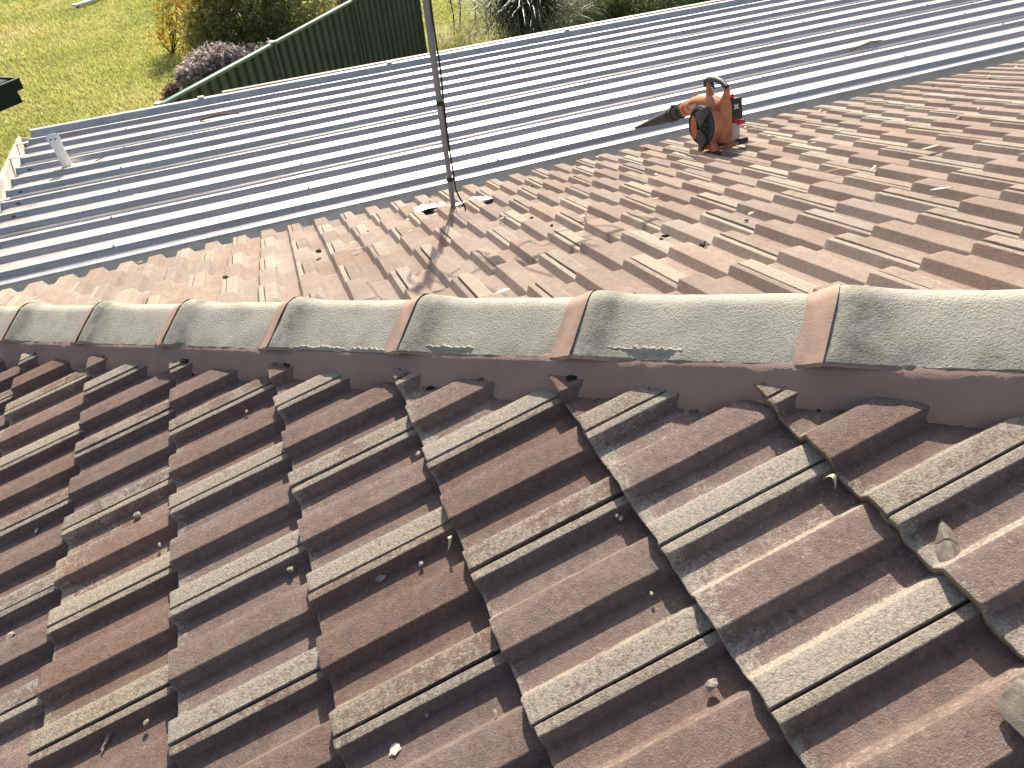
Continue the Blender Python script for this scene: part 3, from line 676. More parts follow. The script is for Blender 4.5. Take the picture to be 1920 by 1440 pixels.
# crumpled foil flashing patches round the mast foot
def patch(name, c, sx, sy, label, cat, seed):
    nx, ny = 10, 8; V = []
    for j in range(ny + 1):
        for i in range(nx + 1):
            a, b = i / nx * 2 - 1, j / ny * 2 - 1
            ed = 1 + noise.noise(Vector((a * 2, b * 2, seed))) * .35
            rr = math.hypot(a, b); k = min(1, 1 / max(.001, rr)) if rr > 1 else 1
            l, u = a * sx * ed * k, b * sy * ed * k
            w = .003 + noise.noise(Vector((a * 3 + seed, b * 3, seed))) * .005 + .003 * math.sin(a * 2.2 + seed)
            V.append(frameB @ Vector((u, l, w)))
    n = nx + 1; Fc = [(j * n + i, j * n + i + 1, (j + 1) * n + i + 1, (j + 1) * n + i) for j in range(ny) for i in range(nx)]
    o = link(name, MB().add(V, [f[::-1] for f in Fc]).mesh(name, 30), M['lead']); o.location = c
    md = o.modifiers.new('T', 'SOLIDIFY'); md.thickness = .002
    tag(o, label, cat)
patch('flashing_patch', onB(803, 388, -.017), .11, .10, 'large crumpled silver flashing patch left of the mast foot', 'flashing', 1.3)
patch('flashing_patch', onB(850, 384, -.016), .075, .04, 'small pale flashing collar around the mast foot', 'flashing', 4.1)
patch('flashing_patch', onB(901, 374, -.017), .065, .09, 'bent blue-grey flashing scrap right of the mast', 'flashing', 8.2)

# ------------------------------------------------------------------ leaf blower
def blower():
    base = Vector((3.617, 1.375, zB(1.375) - .004))
    root = empty('leaf_blower', base); tag(root, 'orange handheld leaf blower with black nozzle standing on the tiles', 'leaf blower')
    s, c = math.sin(TH), math.cos(TH)
    # local axes: x nozzle direction (down the slope), y towards the intake side, z off the roof
    root.matrix_world = Matrix(((0, -1, 0, base.x), (c, 0, s, base.y), (-s, 0, c, base.z), (0, 0, 0, 1)))
    def P(name, mb, mat, sm=40, bevel=0, parent=root):
        return mb.build(name, mat, parent, sm=None if bevel else sm, bevel=bevel)
    CX, CZ = -.072, .135
    def lathe(prof, cx, cz, n=40):
        V = []
        for (y, r) in prof:
            for k in range(n):
                a = 2 * math.pi * k / n; V.append((cx + r * 1.06 * math.cos(a), y, cz + r * math.sin(a)))
        m_ = len(prof)
        return MB().add(V, [(i * n + k, i * n + (k + 1) % n, (i + 1) * n + (k + 1) % n, (i + 1) * n + k) for i in range(m_ - 1) for k in range(n)] + [tuple(range(n - 1, -1, -1)), tuple((m_ - 1) * n + k for k in range(n))])
    P('fan_housing', lathe([(-.060, .080), (-.056, .098), (-.040, .108), (.0, .112), (.030, .112), (.044, .108), (.050, .098)], CX, CZ), M['orange'], 35)
    P('outlet_duct', MB().tube([(-.150, -.005, .205), (-.115, 0, .226), (-.06, 0, .236), (.0, 0, .236), (.06, 0, .230), (.11, 0, .222), (.152, 0, .215)], [(.040, .034), (.052, .046), (.056, .052), (.056, .050), (.052, .045), (.046, .039), (.040, .036)], 24), M['orange'], 50)
    P('duct_collar', MB().tube([(.118, 0, .2205), (.150, 0, .2155), (.158, 0, .214)], [(.048, .042), (.046, .040), (.041, .038)], 24), M['orange_dark'], 45)
    P('duct_knob', MB().tube([(.05, .0, .272), (.05, .0, .290)], [.014, .010], 10), M['orange'], 40)
    # badge: a slightly raised oval wrapped on the side of the duct
    V = []; n = 24
    for r in (0, .55, 1):
        for k in range(n):
            a = 2 * math.pi * k / n; x = -.005 + .058 * r * math.cos(a); zz = .232 - .05 * (x + .005) + .030 * r * math.sin(a)
            V.append((x, .0565 * math.sqrt(max(.02, 1 - ((zz - .235) / .052) ** 2)) + .0022, zz))
    P('duct_badge', MB().add(V, [(i * n + k, (i + 1) * n + k, (i + 1) * n + (k + 1) % n, i * n + (k + 1) % n) for i in range(2) for k in range(n)]), M['orange_dark'], 60)
    lt = MB()
    for k, (w, top) in enumerate([(.010, 1), (.008, .7), (.010, 1), (.009, .8), (.010, 1)]):
        x = .026 - k * .0135
        for z0, z1 in ((.0, .35), (.45, .72), (.78, 1.0)):
            q = []
            for (dx, f) in ((0, z0), (w, z0), (w, z1), (0, z1)):
                zz = .222 + .020 * f * (top if z1 > .9 else 1) - .10 * (x - dx)
                q.append((x - dx + .004 * f, .0565 * math.sqrt(max(.02, 1 - ((zz - .235) / .052) ** 2)) + .0034, zz))
            lt.add(q, [(0, 1, 2, 3)])
    P('duct_lettering', lt, M['decal'])
    # intake side
    P('intake_cover', lathe([(.044, .104), (.056, .1035), (.064, .098), (.066, .092)], CX, CZ), M['charcoal'], 30)
    P('intake_recess', lathe([(.0662, .090), (.0668, .088)], CX, CZ), M['cable'], 30)
    guard = MB()
    for r in (.030, .050, .070, .088):
        guard.tube([(CX + r * 1.06 * math.cos(a), .0705, CZ + r * math.sin(a)) for a in [i * 2 * math.pi / 32 for i in range(33)]], .003, 6, cap=False)
    for k in range(14):
        a = k * math.pi / 7; guard.tube([(CX + .018 * math.cos(a), .0715, CZ + .018 * math.sin(a)), (CX + .092 * 1.06 * math.cos(a + .35), .070, CZ + .092 * math.sin(a + .35))], .0032, 5)
    P('intake_grille', guard, M['blk'], 50)
    P('intake_window', MB().add([(CX + .045 + .030 * math.cos(a), .0745, CZ - .006 + .062 * math.sin(a)) for a in [i * math.pi / 9 for i in range(18)]], [tuple(range(18))]), M['orange_dark'])
    def plate(name, tr, y0, y1, mat, bev=.004):
        nn = len(tr); tv = [(x, y0, z) for x, z in tr] + [(x, y1, z) for x, z in tr]
        P(name, MB().add(tv, [tuple(range(nn)), tuple(range(2 * nn - 1, nn - 1, -1))] + [(k, nn + k, nn + (k + 1) % nn, (k + 1) % nn) for k in range(nn)]), mat, bevel=bev)
    plate('upper_trim', [(-.165, .232), (-.060, .208), (-.050, .180), (-.085, .128), (-.118, .150), (-.182, .205)], .060, .078, M['charcoal'])
    plate('lower_trim', [(-.092, .122), (-.060, .115), (-.050, .055), (-.075, .030), (-.115, .030), (-.150, .070), (-.112, .105)], .060, .078, M['blk'])
    # nozzle
    npts = [(.145, 0, .2165), (.20, 0, .206), (.262, 0, .195), (.285, 0, .190), (.33, 0, .182), (.42, 0, .167), (.52, 0, .151), (.64, 0, .132), (.74, 0, .117)]
    noz = P('nozzle', MB().tube(npts, [(.038, .036), (.037, .036), (.037, .036), (.041, .039), (.039, .038), (.035, .033), (.033, .025), (.034, .015), (.036, .008)], 22), M['blk'], 50)
    for x, z in ((.21, .2045), (.275, .1925), (.315, .185)):
        d = Vector((1, 0, -.17)).normalized() * .007
        P('nozzle_ring', MB().tube([Vector((x, 0, z)) - d, Vector((x, 0, z)) + d], .0425, 22), M['blk'], 45, parent=noz)
    P('nozzle_latch', MB().box((.262, .015, .236), (.040, .024, .012)), M['charcoal'], bevel=.003, parent=noz)
    # handle
    P('front_upright', MB().tube([(-.085, 0, .262), (-.080, 0, .290), (-.074, 0, .318), (-.070, 0, .345)], [(.030, .030), (.018, .020), (.013, .017), (.012, .016)], 14), M['orange'], 50)
    P('rear_upright', MB().tube([(-.155, -.02, .215), (-.195, -.014, .248), (-.225, -.005, .278), (-.238, 0, .305)], [(.032, .034), (.022, .024), (.017, .018), (.015, .016)], 14), M['orange'], 50)
    P('top_grip', MB().tube([(-.052, 0, .345), (-.068, 0, .352), (-.105, 0, .354), (-.155, 0, .348), (-.200, 0, .333), (-.236, 0, .308)], [(.010, .009), (.016, .014), (.017, .015), (.017, .015), (.017, .014), (.015, .013)], 16), M['charcoal'], 50)
    P('grip_end', MB().box((-.062, 0, .338), (.022, .034, .036)), M['blk'], bevel=.006)
    P('throttle_trigger', MB().tube([(-.105, 0, .342), (-.115, 0, .318), (-.130, 0, .308)], [(.008, .010), (.007, .008), (.005, .006)], 10), M['blk'], 45)
    # engine side
    P('engine_shroud', MB().box((-.140, -.028, .135), (.095, .075, .215)), M['orange'], bevel=.026)
    P('air_filter_cover', MB().box((-.115, -.103, .188), (.085, .084, .110)), M['blk'], bevel=.013)
    mk = MB(); o_ = Vector((-.1588, -.104, .200))
    for k, s_ in enumerate((-1, 1)):
        dv = Vector((0, 1, s_ * .85)).normalized(); q = Vector((0, -dv.z, dv.y)); o2 = o_ + Vector((-.0006 * k, 0, 0))
        mk.add([o2 + dv * .017 + q * .003, o2 + dv * .017 - q * .003, o2 - q * .0065, o2 - dv * .017 - q * .003, o2 - dv * .017 + q * .003, o2 + q * .0065], [(0, 1, 2, 3, 4, 5)])
    P('cross_mark', mk, M['decal'])
    P('red_cap', MB().tube([(-.135, -.090, .238), (-.135, -.090, .248), (-.135, -.090, .262), (-.135, -.090, .267)], [.011, .016, .015, .008], 14), M['red'], 40)
    P('choke_lever', MB().box((-.150, -.132, .118), (.02, .045, .024)), M['red'], bevel=.006)
    P('choke_stem', MB().tube([(-.135, -.095, .130), (-.155, -.100, .132)], [.016, .012], 12), M['red'], 40)
    P('fuel_tank', MB().box((-.105, -.090, .078), (.090, .085, .105)), M['tankw'], bevel=.022)
    P('foot', MB().box((-.085, -.025, .012), (.17, .085, .024)), M['orange'], bevel=.009)
    P('front_foot', MB().tube([(-.020, .035, .0), (-.025, .035, .03), (-.035, .034, .05)], [(.018, .016), (.016, .014), (.010, .010)], 10), M['orange'], 50)
    P('front_foot', MB().tube([(-.150, .030, .0), (-.145, .030, .03), (-.130, .028, .06)], [(.022, .018), (.020, .016), (.012, .010)], 10), M['orange'], 50)
    P('foot_arm', MB().tube([(-.14, -.02, .018), (-.15, -.07, .016), (-.145, -.11, .014)], [(.022, .020), (.020, .016), (.012, .010)], 12), M['orange'], 50)
    P('rear_foot', MB().box((-.115, -.135, .020), (.080, .085, .036)), M['blk'], bevel=.015)
    P('engine_block', MB().box((-.035, -.085, .140), (.085, .06, .15)), M['blk'], bevel=.02)
    return root
blower()

# ------------------------------------------------------------------ fence
fa = Vector((.292, 7.124, 0)); fdir = Vector((.611, .792, 0)).normalized()
f_end = 7.48; f_start = -4.6
fence = tag(empty('steel_fence', (fa.x, fa.y, GROUND)), 'dark green ribbed steel fence with pale top rail beyond the metal roof', 'fence')
bpy.context.view_layer.update()
fn = Vector((fdir.y, -fdir.x, 0))                          # towards the camera side
def fpart(name, mb, mat, sm=None, bevel=0):
    o = mb.build(name, mat, None, sm, bevel); o.parent = fence; o.matrix_parent_inverse = fence.matrix_world.inverted(); return o
posts = [-4.6, -2.25, .10, 2.50, 4.95, 7.48]; FT = -.9
def fp(s, off, z): return fa + fdir * s + fn * off + Vector((0, 0, z))
for s in posts: fpart('post', MB().box(fp(s, 0, (FT + GROUND) / 2 + .005), (.06, .06, FT - GROUND + .02), Matrix((fdir, fn, Vector((0, 0, 1)))).transposed()), M['green'], bevel=.004)
for a, b in zip(posts[:-1], posts[1:]):
    ns = 3; w = (b - a - .06) / ns
    for i in range(ns):
        s0 = a + .03 + w * i; prof = []
        per = w / 4
        for k in range(4):
            q = s0 + per * k
            prof += [(q, .004), (q + per * .10, .004), (q + per * .18, -.034), (q + per * .52, -.034), (q + per * .60, .004), (q + per * .98, .004)]
        V = [fp(s, off, z) for z in (GROUND + .03, FT - .02) for s, off in prof]; n = len(prof)
        fpart('infill_sheet', MB().add(V, [(k, k + 1, n + k + 1, n + k) for k in range(n - 1)]), M['green'])
    mid = (a + b) / 2
    rail = MB(); rail.sweep([(-.032, 0), (-.032, .030), (-.018, .040), (.018, .040), (.032, .030), (.032, 0)], fdir, b - a - .01, fp(a + .005, -.012, FT - .012), fn, (0, 0, 1), closed=True)
    fpart('top_rail', rail, M['green_lid'], bevel=.003)
    fpart('bottom_rail', MB().sweep([(-.03, 0), (-.03, .05), (.03, .05), (.03, 0)], fdir, b - a - .06, fp(a + .03, -.012, GROUND + .02), fn, (0, 0, 1), closed=True), M['green'])
for s in posts[1:-1]: fpart('post_cap', MB().box(fp(s, -.012, FT + .034), (.09, .078, .018), Matrix((fdir, fn, Vector((0, 0, 1)))).transposed()), M['decal'], bevel=.004)

# ------------------------------------------------------------------ shrubs
def leaf_cloud(name, centers, n, size, mat, parent, bias=0.0, asp=.4, shell=.6, droop=0.0, clump=.16):
    # centers: list of (pos, radius) lobes; leaves gathered in small sprigs
    C = np.array([c[0] for c in centers], float); Rr = np.array([c[1] for c in centers], float)
    Rr3 = np.array([r if hasattr(r, '__len__') else (r, r, r) for r in [c[1] for c in centers]], float)
    wts = Rr3.prod(axis=1) ** .67; wts /= wts.sum()
    ns = max(1, n // 14); idx = rng.choice(len(C), ns, p=wts)
    d = rng.normal(size=(ns, 3)); d /= np.linalg.norm(d, axis=1)[:, None]
    rad = rng.uniform(0, 1, ns) ** .33 * (1 - shell) + shell * rng.uniform(.75, 1.08, ns)
    sp = C[idx] + d * rad[:, None] * Rr3[idx]
    tone = rng.normal(0, .16, ns) + bias
    P = np.repeat(sp, 14, axis=0); n = len(P)
    axis = np.repeat(d + rng.normal(0, .5, (ns, 3)), 14, axis=0); axis /= np.linalg.norm(axis, axis=1)[:, None]
    P = P + axis * rng.uniform(0, clump, n)[:, None] + rng.normal(0, clump * .28, (n, 3))
    P[:, 2] = np.maximum(P[:, 2], GROUND + .02)
    t = axis * .6 + rng.normal(0, .7, (n, 3)); t[:, 2] -= droop; t /= np.linalg.norm(t, axis=1)[:, None]
    b = np.cross(t, rng.normal(size=(n, 3))); b /= np.linalg.norm(b, axis=1)[:, None]
    L = size * rng.uniform(.6, 1.3, n)[:, None]; W = L * asp * .5
    V = np.empty((n * 4, 3)); V[0::4] = P - t * L * .5; V[1::4] = P + b * W; V[2::4] = P + t * L * .5; V[3::4] = P - b * W
    tint = np.clip(.45 + np.repeat(tone, 14) + rng.normal(0, .12, n), 0, 1)
    me = tri_mesh(name, V, np.arange(n * 4).reshape(-1, 4), tint)
    o = link(name, me, mat); o.parent = parent; o.matrix_parent_inverse = parent.matrix_world.inverted(); return o
def stems(parent, base, tips, r0=.03, name='trunk'):
    mb = MB(); base = Vector(base)
    for i, tp in enumerate(tips):
        tp = Vector(tp); m1 = base.lerp(tp, .4) + Vector((random.uniform(-.1, .1), random.uniform(-.1, .1), .08)); rr = r0 * random.uniform(.6, 1)
        mb.tube([base + Vector((random.uniform(-.03, .03), random.uniform(-.03, .03), -.05)), m1, base.lerp(tp, .72) + Vector((random.uniform(-.05, .05), 0, .03)), tp], [rr, rr * .7, rr * .45, rr * .15], 6)
    o = mb.build(name, M['bark'], None, 60); o.parent = parent; o.matrix_parent_inverse = parent.matrix_world.inverted()
def shrub(name, base, lobes, n, size, mat, label, cat='shrub', extra=(), r0=.03, **kw):
    e = tag(empty(name, base), label, cat); bpy.context.view_layer.update()
    stems(e, base, [l[0] for l in lobes], r0)
    leaf_cloud('crown', lobes, n, size, mat, e, **kw)
    for nm, lb, n2, s2, m2, k2 in extra: leaf_cloud(nm, lb, n2, s2, m2, e, **k2)
    return e
def gpt(x, y, dist_y):     # point seen at pixel (x, y) at world Y = dist_y
    return on_plane(x, y, (0, 1, 0), dist_y)
# big olive wattle leaning over the fence
L1 = [(gpt(x, y, Y), r) for x, y, Y, r in [(400, 60, 13.2, .45), (440, 40, 13.5, .55), (470, 75, 13.0, .5), (520, 50, 13.0, .55), (555, 30, 12.8, .5), (585, 35, 12.3, .36), (430, 10, 14.0, .6), (500, 0, 13.5, .7), (560, -20, 13.0, .6), (470, -60, 13.8, .8), (400, 95, 13.0, .3), (490, 105, 12.8, .35), (540, 85, 12.6, .3), (592, 52, 12.0, .2)]]
L1y = [(gpt(x, y, Y), r) for x, y, Y, r in [(385, 15, 13.6, .35), (372, 75, 13.3, .22), (380, 50, 13.4, .25), (420, 0, 13.6, .4)]]
wb = Vector((1.7, 13.6, GROUND))
shrub('wattle_shrub', wb, L1, 42000, .095, M['wattle'], 'big feathery olive and yellow wattle shrub leaning over the green fence', extra=[('yellow_blossom', L1y, 6000, .06, M['yellow'], dict(bias=.1, asp=.6, shell=.5))], r0=.05, asp=.28, shell=.45, droop=.3, clump=.22)
# thin young wattle on the lawn
b2 = onZ(322, 100, GROUND)
L2 = [(gpt(x, y, b2.y - .1), r) for x, y, r in [(318, 55, .20), (325, 25, .28), (300, 80, .2), (345, 80, .16), (312, 5, .3), (340, 5, .25), (330, -25, .35), (305, 68, .15), (350, 40, .18)]]
shrub('wattle_sapling', b2, L2, 2200, .07, M['yellow'], 'thin young wattle with sparse yellow blossom on the lawn', extra=[('green_leaves', L2, 1200, .07, M['wattle'], dict(asp=.25, shell=.3))], r0=.022, bias=.0, asp=.5, shell=.3, clump=.2)
# mauve flowering shrub
b3 = Vector((gpt(400, 140, 11.6).x, 11.6, GROUND))
L3 = [(gpt(x, y, b3.y), (r, r, r * .8)) for x, y, r in [(385, 128, .30), (412, 112, .28), (372, 150, .24), (420, 140, .34), (352, 152, .14), (350, 128, .10), (440, 118, .28), (475, 112, .22), (400, 160, .28), (345, 142, .09), (505, 100, .16)]]
shrub('mauve_shrub', b3, L3, 13000, .055, M['mauve'], 'low mauve flowering shrub beside the fence rail', asp=.7, shell=.55, clump=.09, bias=.08)
b4 = onZ(335, 192, GROUND)
L4 = [(gpt(x, y, b4.y), (r, r, r * .8)) for x, y, r in [(322, 172, .13), (338, 168, .15), (330, 182, .16), (350, 165, .12), (318, 184, .10)]]
shrub('pinkish_shrub', b4, L4, 3200, .05, M['pinkish'], 'small pinkish brown shrub at the foot of the mauve shrub', asp=.7, shell=.55, clump=.07)
b5 = Vector((3.9, 14.2, GROUND))
L5 = [(gpt(x, y, 14.2), r) for x, y, r in [(640, 15, .5), (665, -5, .4), (615, 25, .35), (650, -40, .6)]]
shrub('brown_shrub', b5, L5, 7000, .07, M['pinkish'], 'dark brownish shrub half hidden behind the fence', bias=-.3, asp=.5, shell=.5)
# dense green bushes behind the barge board on the right
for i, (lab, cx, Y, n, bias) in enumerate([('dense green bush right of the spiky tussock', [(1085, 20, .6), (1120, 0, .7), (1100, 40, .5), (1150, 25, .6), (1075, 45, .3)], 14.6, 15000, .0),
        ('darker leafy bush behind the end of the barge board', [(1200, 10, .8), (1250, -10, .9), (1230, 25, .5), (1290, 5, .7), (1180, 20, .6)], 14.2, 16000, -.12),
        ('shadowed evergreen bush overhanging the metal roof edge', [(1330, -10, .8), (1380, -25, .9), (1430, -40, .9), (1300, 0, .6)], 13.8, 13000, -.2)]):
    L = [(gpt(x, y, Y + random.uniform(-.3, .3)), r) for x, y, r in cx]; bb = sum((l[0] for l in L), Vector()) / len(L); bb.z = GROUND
    shrub('green_bush', bb, L, n, .075, M['dark_leaf'], lab, 'bush', asp=.5, shell=.6, bias=bias)  # negative bias paints the bushes' shade into the leaf tint
for (x, y, lab) in [(835, 100, 'lush green grass clump against the fence end')]:
    pass
# spiky strap-leaf tussock
tb = Vector((7.25, 13.4, GROUND))
tus = tag(empty('strap_leaf_plant', tb), 'large grey-green spiky tussock plant beyond the barge board', 'plant'); bpy.context.view_layer.update()
def blades(parent, base, n, L0, L1_, w, mat, name, spread=1.0, core=.15, arch=1.1):
    V = []; Fc = []; tint = []; S = 6
    for i in range(n):
        az = random.uniform(0, 2 * math.pi); el = R(random.uniform(35, 88)) if random.random() < .6 else R(random.uniform(12, 50))
        L = random.uniform(L0, L1_); p = Vector(base) + Vector((random.gauss(0, core), random.gauss(0, core), random.uniform(0, .35)))
        h = Vector((math.cos(az), math.sin(az), 0)); sd2 = Vector((-h.y, h.x, 0)); th_ = el; step = L / S; b0 = len(V); dr = random.uniform(.5, 1.2) * arch / S
        for k in range(S + 1):
            ww = w * (1 - (k / S) ** 2 * .93) * (.6 + .4 * min(1, k / 2))
            V += [p - sd2 * ww, p + sd2 * ww]
            p = p + (h * math.cos(th_) * spread + Vector((0, 0, math.sin(th_)))) * step; th_ -= dr * (1 + k * .25)
        t0 = min(1, max(0, random.gauss(.5, .2)))
        for k in range(S): Fc.append((b0 + 2 * k, b0 + 2 * k + 1, b0 + 2 * k + 3, b0 + 2 * k + 2)); tint.append(t0)
    V = np.array([tuple(v) for v in V]); V[:, 2] = np.maximum(V[:, 2], GROUND + .01)
    o = link(name, tri_mesh(name, V, np.array(Fc), np.array(tint)), mat); o.parent = parent; o.matrix_parent_inverse = parent.matrix_world.inverted()
blades(tus, tb + Vector((0, 0, .45)), 1500, 1.0, 1.9, .014, M['strap'], 'strap_leaves', core=.28)
blades(tus, tb, 500, .8, 1.4, .012, M['strap'], 'skirt_leaves', core=.3)
stems(tus, tb, [tb + Vector((0, 0, .7)), tb + Vector((.1, .05, .6))], .09, 'trunk')
for i, (x, y, w_, lab) in enumerate([(835, 98, 120, 'low bright green grass clump at the fence end'), (870, 88, 150, 'broad grass clump in front of the spiky tussock')]):
    b_ = onZ(x, y, GROUND); e = tag(empty('grass_clump', b_), lab, 'grass'); bpy.context.view_layer.update()
    blades(e, b_, 260, .25, .55, .008, M['grass'], 'grass_leaves', core=.28)
# bare saplings
for i, (x0, y0_, x1, y1, lab) in enumerate([(853, 72, 840, -20, 'bare thin sapling stem closest to the mast'), (862, 60, 858, -30, 'slim straight sapling with a few twigs'), (891, 40, 886, -40, 'pale sapling stem rising from the sandy patch'), (911, 38, 905, -40, 'forked grey sapling beside the spiky tussock')]):
    b_ = onZ(x0, y0_, GROUND); tp = on_plane(x1, y1, (0, 1, 0), b_.y)
    e = tag(empty('bare_sapling', b_), lab, 'sapling'); bpy.context.view_layer.update()
    mb = MB().tube([b_, b_.lerp(tp, .5) + Vector((.04, 0, 0)), tp], [.02, .016, .01], 7)
    o = mb.build('trunk', M['bark'], None, 60); o.parent = e; o.matrix_parent_inverse = e.matrix_world.inverted()
    mb = MB()
    for k in range(5 + 3 * (i == 3)):
        f = random.uniform(.35, .95); q = b_.lerp(tp, f); mb.tube([q, q + Vector((random.uniform(-.3, .3), random.uniform(-.2, .2), random.uniform(.15, .4)))], [.008, .003], 5)
    o = mb.build('twigs', M['bark'], None, 60); o.parent = e; o.matrix_parent_inverse = e.matrix_world.inverted()

# ------------------------------------------------------------------ dark green carport corner at the left edge, white board on the lawn
cc = onZ(35, 147, -.55)
cp = tag(empty('carport', (cc.x, cc.y, GROUND)), 'dark green carport roof corner with open gutter over the lawn', 'carport'); bpy.context.view_layer.update()
def cpart(name, mb, mat, bevel=0, sm=None):
    o = mb.build(name, mat, None, sm, bevel); o.parent = cp; o.matrix_parent_inverse = cp.matrix_world.inverted(); return o
ex = (onZ(-60, 185, -.55) - cc); ex.z = 0; ex.normalize()      # near gutter edge running left
ey = Vector((-ex.y, ex.x, 0)); ey = ey if ey.y > 0 else -ey
gl = 3.2
cpart('gutter', MB().sweep([(0, -.11), (-.012, 0), (-.004, .004), (.004, 0), (.012, -.10), (.11, -.10), (.125, -.01)], ex, gl, cc, ey, (0, 0, 1)), M['shed_green'])
cpart('gutter_rim', MB().sweep([(-.014, 0), (-.014, .012), (.008, .012), (.008, 0)], ex, gl, cc, ey, (0, 0, 1), closed=True), M['green_lid'], bevel=.002)
cpart('gutter_rim', MB().sweep([(0, 0), (0, .010), (.016, .010), (.016, 0)], ey, .9, cc + ey * .01, ex, (0, 0, 1), closed=True), M['green_lid'], bevel=.002)
cpart('roof_deck', MB().sweep([(.13, -.03), (.13, -.01), (2.4, .10), (2.4, .08)], ex, gl, cc + ex * .02, ey, (0, 0, 1), closed=True), M['shed_green'])
cpart('gutter_end', MB().sweep([(0, -.11), (0, 0), (.9, 0), (.9, -.11)], ex, .006, cc - ex * .002, ey, (0, 0, 1), closed=True), M['shed_green'])
cpart('fascia', MB().sweep([(.03, -.24), (.03, -.105), (.07, -.105), (.07, -.24)], ex, gl, cc + ex * .07, ey, (0, 0, 1), closed=True), M['shed_green'])
cpart('post', MB().box(cc + ex * 1.6 + ey * .12 + Vector((0, 0, (GROUND - cc.z - .1) / 2)), (.1, .1, cc.z - GROUND - .13)), M['shed_green'])
wbp = onZ(142, 9, GROUND + .12); wq = onZ(178, -2, GROUND + .12) - wbp; wq.z = 0; wq.normalize(); wy = Vector((-wq.y, wq.x, 0))
board = tag(empty('white_bench_board', wbp), 'white painted board lying on the far lawn', 'board'); bpy.context.view_layer.update()
o = MB().sweep([(0, -.05), (0, 0), (.22, 0), (.22, -.05)], wq, 2.2, wbp, wy, (0, 0, 1), closed=True).build('plank', M['pvc'], None, bevel=.006); o.parent = board; o.matrix_parent_inverse = board.matrix_world.inverted()
for s in (.15, 1.9):
    o = MB().box(wbp + wq * s + wy * .11 + Vector((0, 0, -.085)), (.08, .2, .07)).build('block', M['bark'], None); o.parent = board; o.matrix_parent_inverse = board.matrix_world.inverted()

# ------------------------------------------------------------------ fallen leaves, twigs, chips
def leaf(name, P, fr, length, width, curl, ang, mat, lift=.004):
    n = 8; V = []
    for i in range(n + 1):
        f = i / n; w = width * math.sin(math.pi * min(.97, f * .93 + .05)) ** .8; bend = curl * (f - .5) ** 2 * 4
        x = (f - .5) * length; y = bend * length * .35; z = lift + abs(curl) * .012 * math.sin(math.pi * f)
        for q in (-1, 0, 1): V.append((x + 0, y + q * w * .5, z + abs(q) * width * .18))
    Rm = Matrix.Rotation(ang, 3, 'Z'); V = [fr @ (Rm @ Vector(v)) for v in V]
    Fc = [(3 * i + j, 3 * i + 3 + j, 3 * i + 4 + j, 3 * i + 1 + j) for i in range(n) for j in (0, 1)]
    o = link(name, MB().add(V, Fc).mesh(name, 80), mat); o.location = P; return o
gf = 'fallen leaves on the far tiled slope'
for (x, y, L, w, cu_, a, m_, lab) in [
    (1765, 359, .062, .017, .1, 60, 'leaf_white', 'broad bleached leaf lying flat across a tile rib'),
    (1745, 280, .11, .022, .0, 95, 'leaf_dry', 'wide tan leaf resting in a far tile channel'),
    (1578, 246, .13, .012, .5, 130, 'leaf_dry', 'long arched narrow leaf right of the leaf blower'),
    (1640, 318, .10, .010, .3, 130, 'leaf_dry', 'narrow curved leaf straddling two tile courses'),
    (1575, 322, .15, .005, -.4, 60, 'leaf_dry', 'thin curved stalk beside a narrow leaf')]:
    o = leaf('dry_leaf', onB(x, y, -.004), frameB, L, w, cu_, R(a), M[m_], .006); tag(o, lab, 'leaf')
for (x, y, L, w, cu_, a) in [(1228, 333, .05, .014, .9, 20), (1540, 208, .08, .010, .4, 120), (1398, 240, .05, .012, .2, 140), (1855, 145, .09, .010, .3, 130), (1905, 128, .12, .012, .4, 130), (1118, 298, .04, .02, .5, 30),
        (763, 415, .05, .018, .4, 10), (816, 405, .045, .02, .2, 20), (812, 371, .04, .018, .1, 60), (769, 437, .03, .018, .1, 60), (668, 470, .09, .008, .2, 100), (663, 456, .035, .012, .1, 100), (522, 497, .04, .02, .2, 30),
        (421, 465, .04, .02, .1, 50), (263, 494, .035, .016, .1, 70), (1095, 412, .06, .012, .7, 60), (945, 552, .05, .022, .3, 100), (1410, 404, .035, .014, .3, 120), (945, 410, .10, .006, .1, 130), (1230, 375, .03, .01, .1, 60), (1525, 270, .025, .01, .1, 30), (1835, 206, .05, .008, .2, 120), (1800, 222, .05, .012, .1, 90), (1440, 258, .03, .01, .3, 30)]:
    o = leaf('dry_leaf', onB(x, y, -.014), frameB, L, w, cu_, R(a), M[random.choice(['leaf_dry', 'leaf_white'])], .005); tag(o, 'small curled pale dry leaf on the far tiled slope', 'leaf', gf)
for (x, y, cu_, a, lab) in [(855, 1020, 1.6, 80, 'white curled bark strip caught behind a tile edge'), (1563, 906, 1.2, 100, 'short pale curled leaf tucked under a tile lip')]:
    o = leaf('bark_curl', onA(x, y, -.020), frameA, .026, .008, cu_, R(a), M['leaf_dry'], .008); tag(o, lab, 'leaf')
def crumb(x, y, off, size, mat, label, group=None, cat='debris', name='crumb', slope='A', flat=.6, rot=None):
    P = (onA if slope == 'A' else onB)(x, y, off); fr = frameA if slope == 'A' else frameB
    me = crumb_mesh(size, x * .37 + y, flat); o = link(name, me, M[mat]); smooth(me, 25)
    o.matrix_world = Matrix.Translation(P + fr @ Vector((0, 0, size[2] * flat * .6))) @ (fr @ Matrix.Rotation(rot if rot is not None else random.uniform(0, 6), 3, 'Z')).to_4x4()
    tag(o, label, cat, group)
ga = 'crumbs in the near tile channels'
